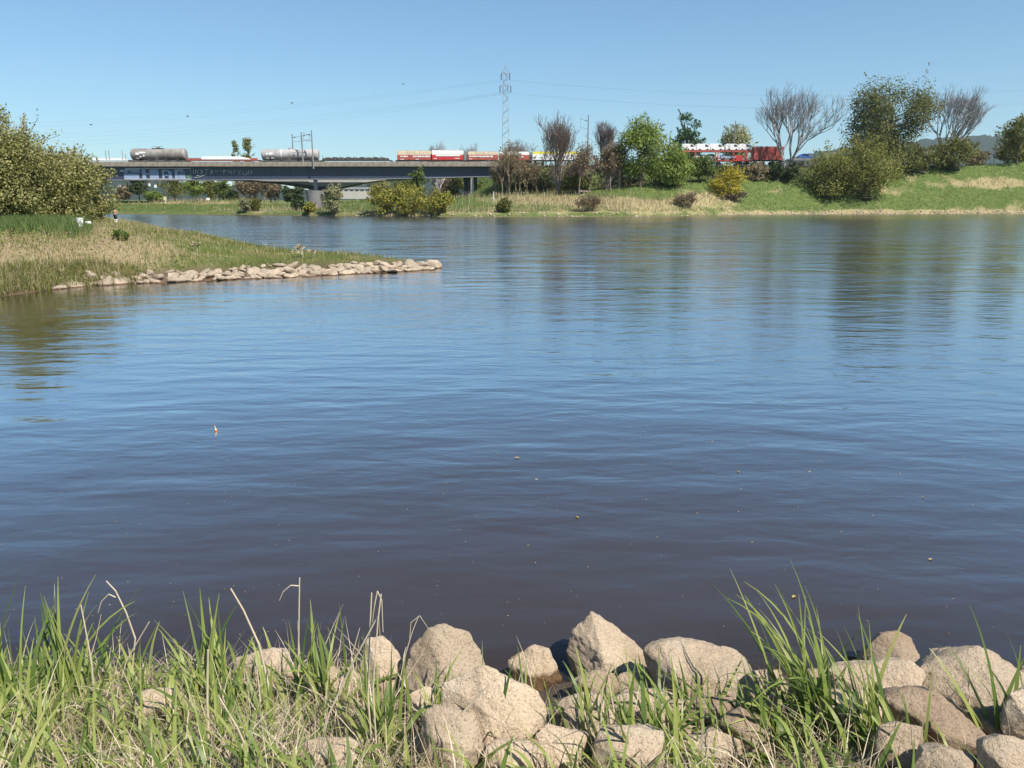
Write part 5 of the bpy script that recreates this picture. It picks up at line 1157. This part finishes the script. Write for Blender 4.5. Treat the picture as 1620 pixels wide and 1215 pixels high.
# bucket and bag on the spit
b = march(129, 370, gspit, 30, 70); k = mpp(b); e = empty('bucket', b); tag(e, 'white plastic bucket standing in the reeds on the spit', 'bucket')
def lathe_z(prof, n=18):
    mb = MB()
    for z, r in prof:
        for i in range(n): t = 2 * math.pi * i / n; mb.v.append((r * math.cos(t), r * math.sin(t), z))
    for a in range(len(prof) - 1):
        for i in range(n): j = (i + 1) % n; mb.f.append((a * n + i, a * n + j, (a + 1) * n + j, (a + 1) * n + i))
    return mb
bz = 0.30
lathe_z([(bz, 0.001), (bz, 0.11), (bz + 0.40, 0.15), (bz + 0.40, 0.165), (bz + 0.43, 0.165), (bz + 0.43, 0.14), (bz + 0.05, 0.10), (bz + 0.05, 0.001)]).build('tub', M['white'], e, smooth=False)
MB().path([Vector((0.155 * math.cos(t), 0.0, bz + 0.40 - 0.15 * math.sin(t))) + Vector((0, -0.17, 0)) for t in np.linspace(0, math.pi, 9)], 0.01, 0.01, 5).build('handle', M['galv'], e)
MB().box(0, 0, bz / 2 - 0.1, 0.3, 0.3, bz + 0.18).build('crate_stand', M['wood'], e)
q = b + Vector((0.34, 0.1, 0.5)); me = rock_mesh('plastic_bag', (0.14, 0.10, 0.09), 901, 3, None, 8, 0.25); o = link('plastic_bag', me, M['white'], None, q); tag(o, 'crumpled white bag lying on the reeds right of the bucket', 'bag')
# driftwood and twigs on the spit
def twigs(px, py, hpx, label, seed):
    b = march(px, py, gspit, 25, 70); h = hpx * mpp(b); rr = np.random.default_rng(seed); mb = MB(); branches(mb, rr, h, h * 1.3, 3, 0.9, 0.02, trunk=0.2)
    o = mb.build('dry_twig', M['straw_near'], None, loc=b); tag(o, label, 'twig', 'bleached twigs on the spit')
twigs(312, 398, 16, 'bleached forked twig on the far side of the spit', 1); twigs(480, 408, 22, 'bleached twig cluster standing in the middle of the spit', 2); twigs(495, 408, 14, 'smaller bleached twig right of the twig cluster on the spit', 3)
tree('shrub', 'small green leafy plant among the reeds on the spit', 'shrub', 192, 41, 364, 26, 'bush', 'green', base=380, n=500, ls=0.07, seed=90, group='plants on the spit', gfn=gspit)

# person on the spit
M['skin'] = paint('tan_skin', (0.52, 0.30, 0.20), 0.6, 0.05); M['hair'] = paint('dark_hair', (0.03, 0.02, 0.015), 0.7, 0.0); M['shorts'] = paint('dark_shorts', (0.03, 0.035, 0.05), 0.8, 0.1); M['socks'] = paint('white_trousers', (0.72, 0.70, 0.68), 0.8, 0.05)  # tan is the skin's own tone
def person(loc, h, rz):
    root = empty('person', loc, rz); tag(root, 'bare chested person in dark shorts and pale leggings standing by the water', 'person')
    s = h / 1.76
    J = {'pel': (0, 0, .95, .15), 'wai': (0, 0, 1.10, .135), 'che': (0, .01, 1.30, .165), 'nb': (0, .0, 1.45, .075), 'nk': (0, -.01, 1.52, .058), 'hd': (0, -.02, 1.62, .10), 'ht': (0, -.01, 1.71, .085)}
    E_ = [('pel', 'wai'), ('wai', 'che'), ('che', 'nb'), ('nb', 'nk'), ('nk', 'hd'), ('hd', 'ht')]
    for n, sx in (('l', -1), ('r', 1)):
        J.update({n + 'sh': (sx * .19, 0, 1.42, .07), n + 'el': (sx * .34, -.05, 1.18, .045), n + 'wr': (sx * .20, -.26, 1.12, .032), n + 'pa': (sx * .15, -.33, 1.13, .035),
                  n + 'hi': (sx * .10, 0, .90, .10), n + 'kn': (sx * .12, -.03, .50, .062), n + 'ca': (sx * .125, .02, .34, .062), n + 'an': (sx * .13, .02, .09, .042), n + 'to': (sx * .15, -.17, .035, .035)})
        E_ += [('che', n + 'sh'), (n + 'sh', n + 'el'), (n + 'el', n + 'wr'), (n + 'wr', n + 'pa'), ('pel', n + 'hi'), (n + 'hi', n + 'kn'), (n + 'kn', n + 'ca'), (n + 'ca', n + 'an'), (n + 'an', n + 'to')]
        for f in range(5):
            a = (f - 2) * .018; ln = (.05, .075, .08, .075, .06)[f]
            if f == 0: J[n + 'f0'] = (sx * .15 - sx * .055, -.34, 1.16, .010)
            else: J[n + f'f{f}'] = (sx * .15 - sx * .02, -.33 - ln * .8, 1.13 + a, .009)
            J[n + f'g{f}'] = (J[n + f'f{f}'][0] - sx * .03, J[n + f'f{f}'][1], J[n + f'f{f}'][2] - .02, .008)
            E_ += [(n + 'pa', n + f'f{f}'), (n + f'f{f}', n + f'g{f}')]
    ks = list(J); me = bpy.data.meshes.new('body'); me.from_pydata([tuple(c * s for c in J[k][:3]) for k in ks], [(ks.index(a), ks.index(b)) for a, b in E_], [])
    o = link('body', me, M['skin'], root); md = o.modifiers.new('skin', 'SKIN')
    for i, k in enumerate(ks): me.skin_vertices[0].data[i].radius = (J[k][3] * s, J[k][3] * s * (0.72 if k in ('pel', 'wai', 'che') else 1)); me.skin_vertices[0].data[i].use_root = (k == 'pel')
    o.modifiers.new('sub', 'SUBSURF').levels = 2; o.modifiers['sub'].render_levels = 2; md.use_smooth_shade = True
    # hair cap, shorts, leggings
    D, Q = ico(3); V = D * np.array([.112, .122, .115]) * s + np.array([0, .012 * s, 1.665 * s]); keep = (V[:, 2] > 1.63 * s) | (V[:, 1] > 0.03 * s)
    fq = [q for q in Q if keep[q].all()]; link('hair', mesh_np('hair', V, np.array(fq), True), M['hair'], root)
    mb = MB(); mb.path([Vector((0, 0, 1.06)) * s, Vector((0, 0, .93)) * s], .185 * s, .19 * s, 14)
    for sx in (-1, 1): mb.path([Vector((sx * .09, 0, .97)) * s, Vector((sx * .11, -.015, .70)) * s, Vector((sx * .12, -.025, .56)) * s], .125 * s, .10 * s, 12)
    mb.build('shorts', M['shorts'], root, smooth=True)
    for sx in (-1, 1): MB().path([Vector((sx * .12, -.03, .52)) * s, Vector((sx * .125, .02, .34)) * s, Vector((sx * .13, .02, .08)) * s], .078 * s, .055 * s, 12).build('legging', M['socks'], root, smooth=True)
    for sx in (-1, 1):
        me2 = rock_mesh('shoe', (.05 * s, .13 * s, .05 * s), 5, 3, [(0, 0, 1, .8), (0, 0, -1, .8), (1, 0, 0, .9), (-1, 0, 0, .9), (0, -1, .4, .9), (0, 1, 0, .9)], 10, 0.0); so = link('shoe', me2, M['shorts'], root, (sx * .14 * s, -.06 * s, .045 * s))
    # face: nose, eyes
    hp = MB().tube((0, -.11 * s, 1.625 * s), (0, -.135 * s, 1.605 * s), .018 * s, .012 * s, 6)
    hp.build('nose', M['skin'], root)
b = march(184, 354.5, gspit, 40, 95); person(b, (at(184, 328.6, b.y).z - b.z), math.radians(165))

# birds
M['feather'] = paint('dark_feather', (0.04, 0.04, 0.045), 0.8, 0.0)
for i, (px, py, lab) in enumerate(((144, 197.5, 'tiny dark bird flying at the left above the willow tips'), (297, 184, 'tiny dark bird above the first tank wagon'), (462, 163, 'tiny dark bird above the catenary masts'), (638, 133, 'highest tiny dark bird left of the pylon'))):
    c = at(px, py, 130); r = empty('bird', c, 0.4 * i); tag(r, lab, 'bird', 'birds in the sky')
    MB().lathe_x([(-0.24, 0.01), (-0.12, 0.05), (0.02, 0.065), (0.14, 0.045), (0.2, 0.035), (0.26, 0.005)], 0, 0, 8).build('body', M['feather'], r, smooth=True)
    for s in (-1, 1):
        mb = MB(); mb.v = [(0.1, 0, 0.02), (-0.08, 0, 0.02), (0.06, s * 0.22, 0.10), (-0.1, s * 0.22, 0.09), (-0.08, s * 0.46, 0.03), (0.1, 0, 0.0), (-0.08, 0, 0.0), (0.06, s * 0.22, 0.085), (-0.1, s * 0.22, 0.08)]
        mb.f = [(0, 1, 3, 2), (2, 3, 4), (5, 7, 8, 6), (7, 4, 8)]; mb.build('wing', M['feather'], r)

# ------------------------------------------------------------------ things on the water
M['orange'] = paint('orange_float', (0.75, 0.16, 0.03), 0.35, 0.0); M['fyellow'] = paint('yellow_float', (0.8, 0.6, 0.15), 0.35, 0.0)
b = onz(342, 682); e = empty('fishing_float', b); e.scale = (0.65, 0.65, 0.65); e.rotation_euler = (0.0, -0.18, 0); tag(e, 'small orange fishing float with thin antenna on the water', 'float')
lathe_z([(-0.05, 0.004), (-0.02, 0.018), (0.01, 0.026), (0.03, 0.022)], 12).build('body', M['orange'], e, smooth=True); lathe_z([(0.03, 0.022), (0.05, 0.012), (0.06, 0.005)], 12).build('shoulder', M['fyellow'], e, smooth=True)
MB().tube((0, 0, 0.06), (0, 0, 0.12), 0.006, 0.006, 6).build('antenna', M['white'], e); MB().tube((0, 0, 0.12), (0, 0, 0.16), 0.006, 0.005, 6).build('antenna_tip', M['red'], e)
L['yleaf'] = leafmat('fallen_leaf', [(0.35, 0.24, 0.06), (0.5, 0.38, 0.14)], 0.2)
for i, (px, py, w, lab) in enumerate(((818, 725, 9, 'yellow leaf floating in the middle of the river'), (1472, 886, 8, 'yellow leaf floating at the right below the ripples'), (1256, 945, 11, 'tan leaf floating above the tall grass tuft'), (1460, 787, 6, 'small leaf floating near the right edge'), (1168, 747, 7, 'pale leaf floating right of the middle'), (913, 819, 8, 'pale leaf floating left of the middle above the peaked boulder'), (342, 1010, 1, ''))):
    if not lab: continue
    p = onz(px, py); s = 0.75 * w * mpp(p); mb = MB(); n = 9; a0 = i * 1.3
    pts = [(math.cos(t) * s * 0.62, math.sin(t) * s * 0.30 * (1 - 0.25 * math.cos(t))) for t in np.linspace(0, 2 * math.pi, n, endpoint=False)]
    ca, sa = math.cos(a0 * 0.3), math.sin(a0 * 0.3); k = [(x * ca - y * sa, x * sa + y * ca, 0.004 + 0.012 * abs(y) / s * 2) for x, y in pts]
    mb.v = k + [(0, 0, 0.004)] + [(x, y, z + 0.002) for x, y, z in k] + [(0, 0, 0.0065)]
    mb.f = [(i_, (i_ + 1) % n, n) for i_ in range(n)] + [(n + 1 + i_, n + 1 + (i_ + 1) % n, 2 * n + 1) for i_ in range(n)] + [(i_, (i_ + 1) % n, n + 1 + (i_ + 1) % n, n + 1 + i_) for i_ in range(n)]
    o = mb.build('floating_leaf', L['yleaf'], None, loc=p); tag(o, lab, 'leaf', 'leaves drifting on the river')
V = []; Q = []; D, IQ = ico(1); c = 0
for i in range(330):
    py = g.uniform(540, 1010); px = g.uniform(-20, 1640); p = onz(px, py); s = mpp(p) * g.uniform(0.5, 1.3) * (1.6 if g.uniform() < 0.06 else 0.9)
    V.append(D * np.array([s * g.uniform(0.6, 1.8), s * 0.9, s * 0.35]) + np.array([p.x, p.y, 0.002])); Q.append(IQ + c * len(D)); c += 1
tag(link('foam', mesh_np('foam', np.concatenate(V), np.concatenate(Q), True), M['straw']), 'fine white specks of foam and seed drifting on the river', kind='stuff')

# ------------------------------------------------------------------ grass in the foreground
rng = np.random.default_rng(21)
def near_pts(n, dens):
    px = rng.uniform(-60, 1680, n); Y = rng.uniform(2.0, 4.7, n); X = (px - 810) / F * (Y * cp + 0.55); Z = gnear(X, Y)
    qx, qy = pix(X, Y, Z); k = (Z > 0.05) & (rng.uniform(0, 1, n) < dens(qx, qy)); return np.stack([X, Y, Z - 0.01], -1)[k]
def d_green(px, py):
    d = np.interp(px, [-60, 300, 540, 600, 760, 860, 1120, 1180, 1280, 1400, 1450, 1680], [1, 0.95, 0.6, 0.42, 0.30, 0.42, 0.42, 0.5, 0.55, 0.22, 0.05, 0.05])
    return d * np.clip((py - 1050) / 60, 0, 1) * np.where(px > 560, np.clip((py - 1110) / 60, 0.0, 1), 1)
def d_dry(px, py):
    d = np.interp(px, [-60, 200, 600, 680, 900, 1200, 1400, 1450, 1680], [0.7, 1, 1, 0.55, 0.5, 0.6, 0.4, 0.1, 0.05])
    return d * np.clip((py - 1050) / 50, 0, 1) * np.where(px > 640, np.clip((py - 1125) / 50, 0, 1), 1)
P = near_pts(3800, d_green); n = len(P)
V, Q = blades(P, np.where(rng.uniform(size=n) < 0.6, rng.normal(size=n) * 0.8 + math.pi * 0.85, rng.uniform(0, 6.28, n)), rng.uniform(0.12, 0.50, n) * rng.uniform(0.6, 1.0, n), rng.uniform(0.009, 0.040, n), np.abs(rng.normal(size=n)) * 0.50, np.abs(rng.normal(size=n)) * 1.4 + 0.2, 8, rng)
tag(link('grass', mesh_np('grass', V, Q, True), M['blade_near']), 'broad green grass blades covering the near bank', kind='stuff')
P = near_pts(21000, d_dry); n = len(P)
V, Q = blades(P, rng.uniform(0, 6.28, n), rng.uniform(0.06, 0.34, n), rng.uniform(0.002, 0.007, n), np.clip(rng.normal(size=n) * 0.5 + 0.95, 0, 1.5), np.abs(rng.normal(size=n)) * 0.9, 4, rng)
tag(link('dry_grass', mesh_np('dry_grass', V, Q), M['straw_near']), 'tangled dry straw under the green blades of the near bank', kind='stuff')
P = near_pts(9000, lambda a, b: d_dry(a, b) * 0.7); n = len(P)
V, Q = blades(P, rng.uniform(0, 6.28, n), rng.uniform(0.05, 0.2, n), rng.uniform(0.003, 0.008, n), np.abs(rng.normal(size=n)) * 0.5, np.abs(rng.normal(size=n)) * 0.9, 4, rng)
tag(link('short_grass', mesh_np('short_grass', V, Q), M['blade_spit']), 'short fine green grass between the dry straw in front', kind='stuff')
P = near_pts(2300, d_dry); n = len(P)
V, Q = blades(P, rng.uniform(0, 6.28, n), rng.uniform(0.18, 0.5, n), rng.uniform(0.003, 0.010, n), np.clip(rng.normal(size=n) * 0.45 + 0.8, 0, 1.45), np.abs(rng.normal(size=n)) * 1.0, 7, rng)
tag(link('dead_grass', mesh_np('dead_grass', V, Q), M['straw_near']), 'long dead grass blades fallen over the near bank', kind='stuff')
# tufts one can tell apart: (base px, base py, n, lean heading, length range, label)
tufts = [(1300, 1165, 60, 2.6, (0.35, 0.85), 'tall green grass tuft leaning left in front of the right boulders'), (1380, 1180, 26, 2.3, (0.3, 0.7), 'thinner green grass tuft right of the tall tuft'), (1230, 1190, 26, 2.0, (0.2, 0.5), 'short grass tuft left of the tall leaning tuft'),
         (1060, 1205, 16, 2.0, (0.3, 0.6), 'sparse tuft of curving blades in front of the wide flat-topped boulder'), (930, 1195, 16, 2.2, (0.25, 0.5), 'sparse green tuft below the peaked boulder'), (700, 1160, 18, 1.4, (0.2, 0.45), 'green tuft in front of the large rounded boulder'),
         (515, 1120, 22, 2.1, (0.3, 0.6), 'green tuft with wide blades beside the tall straight stalk'), (345, 1120, 34, 2.0, (0.3, 0.65), 'dense green tuft at the water left of the leaning white stalk'), (110, 1130, 36, 2.2, (0.35, 0.75), 'tall green tuft near the left edge'), (20, 1140, 26, 2.2, (0.35, 0.8), 'green tuft with a long blade at the left edge'), (800, 1212, 22, 1.9, (0.25, 0.55), 'arching green tuft at the bottom edge over the sloping slab'), (1000, 1214, 20, 2.6, (0.25, 0.6), 'arching green tuft at the bottom edge between the pale stones'), (1140, 1212, 24, 2.4, (0.25, 0.55), 'green tuft at the bottom edge left of the short grass tuft'), (610, 1190, 24, 1.6, (0.25, 0.5), 'green tuft at the foot of the upright dry bundle'), (1430, 1205, 16, 2.2, (0.25, 0.5), 'green tuft in front of the long boulder'),
         (1600, 1190, 9, 2.4, (0.35, 0.7), 'few thin green blades in front of the large angular boulder')]
for px, py, n, hd, ln, lab in tufts:
    c = march(px, py, gnear, 1.8, 6); P = np.stack([c.x + rng.normal(size=n) * 0.055, c.y + rng.normal(size=n) * 0.05, np.full(n, c.z - 0.02)], -1)
    V, Q = blades(P - np.array(c)[None, :], rng.normal(size=n) * 0.75 + hd, rng.uniform(*ln, n), rng.uniform(0.012, 0.036, n), np.abs(rng.normal(size=n)) * 0.32 + 0.05, np.abs(rng.normal(size=n)) * 0.85 + 0.1, 10, rng)
    o = link('grass_tuft', mesh_np('grass_tuft', V, Q, True), M['blade_near'], None, c); tag(o, lab, 'grass tuft', 'grass tufts on the near bank')
# dry stalks
def stalk(pts, r, label, extra=None, dz=0.0):
    """pts: pixels from the root to the tip; the root stands on the bank, the rest at about its distance"""
    b = march(pts[0][0], pts[0][1], gnear, 1.8, 6); P = [Vector(b) - Vector((0, 0, 0.03))]
    for (px, py) in pts[1:]: P.append(at(px, py, b.y + dz * (pts[0][1] - py) / 200.0))
    e = empty('dry_stalk', b); tag(e, label, 'stalk', 'dry stalks on the near bank')
    MB().path([p - b for p in P], r, r * 0.6, 6).build('stem', M['stalk'], e)
    for ex in extra or []:
        Q_ = [at(px, py, b.y + dz * (pts[0][1] - py) / 200.0) - b for px, py in ex]; MB().path(Q_, r * 0.7, r * 0.3, 5).build('side_stem', M['stalk'], e)
M['stalk'] = paint('bleached_stalk', (0.56, 0.47, 0.34), 0.7, 0.2, 12, dirtcol=(0.28, 0.2, 0.12))
stalk([(471, 1120), (472, 1040), (474, 914)], 0.0052, 'straight upright dry stalk, the tallest on the left', [[(473, 927), (460, 926), (448, 936), (442, 950)]])
stalk([(437, 1165), (425, 1085), (410, 1020), (385, 965), (365, 931)], 0.0055, 'long white stalk leaning left over the water')
stalk([(150, 1120), (145, 1050), (138, 1010), (128, 957)], 0.005, 'forked white stalk near the left edge', [[(143, 1040), (152, 1010), (160, 972)], [(140, 1020), (136, 1008)]])
stalk([(205, 1085), (214, 1010), (200, 970), (183, 935), (168, 919)], 0.005, 'kinked stalk with dry leaf bends above the left grass', [[(183, 945), (172, 940), (160, 952), (155, 970)]])
stalk([(185, 1090), (200, 1045), (236, 984)], 0.0045, 'thin white stalk slanting right on the left side')
stalk([(590, 1200), (582, 1100), (585, 1000), (588, 938)], 0.0045, 'left stalk of the upright dry bundle by the pale boulder', [[(585, 1010), (592, 960), (597, 935), (604, 950), (606, 1000)]])
stalk([(597, 1205), (590, 1090), (598, 980), (603, 940)], 0.0042, 'right stalk of the upright dry bundle by the pale boulder')
stalk([(498, 1210), (520, 1130), (560, 1045), (597, 976)], 0.0048, 'long slanting stalk crossing in front of the flat stone')
stalk([(620, 1130), (640, 1040), (652, 1000), (662, 975)], 0.0035, 'thin stalk with a drooping seed head before the rounded boulder', [[(648, 1010), (650, 985), (664, 974), (678, 995)]])
stalk([(655, 1212), (720, 1140), (775, 1082)], 0.0058, 'thick broken stalk lying across the sloping slab')
stalk([(330, 1190), (328, 1110), (329, 1028)], 0.0062, 'short thick tan stalk in the middle of the left grass')
stalk([(425, 1212), (440, 1165), (458, 1118)], 0.0048, 'short white stalk slanting right at the bottom')
stalk([(405, 1210), (375, 1150), (345, 1100)], 0.0045, 'white stalk slanting left at the bottom of the grass')
stalk([(962, 1212), (950, 1150), (953, 1090)], 0.0038, 'thin upright stalk below the peaked boulder')
stalk([(1340, 1165), (1370, 1156), (1412, 1142)], 0.0042, 'pale stalk lying across the tall grass tuft')
stalk([(560, 1130), (556, 1040), (569, 994)], 0.0035, 'thin stalk left of the upright dry bundle')

# ------------------------------------------------------------------ air
hz, n_, l_, b_ = new_mat('haze_air'); n_.remove(b_)
pv = n_.new('ShaderNodeVolumePrincipled'); pv.inputs['Color'].default_value = (0.80, 0.90, 1.0, 1); pv.inputs['Density'].default_value = 0.00008; pv.inputs['Anisotropy'].default_value = 0.2
l_.new(pv.outputs[0], n_['Material Output'].inputs['Volume'])
o = MB().box(0, 2050, 147, 9000, 4300, 306).build('haze', hz, None); tag(o, 'thin pale blue haze in the distance', kind='stuff')
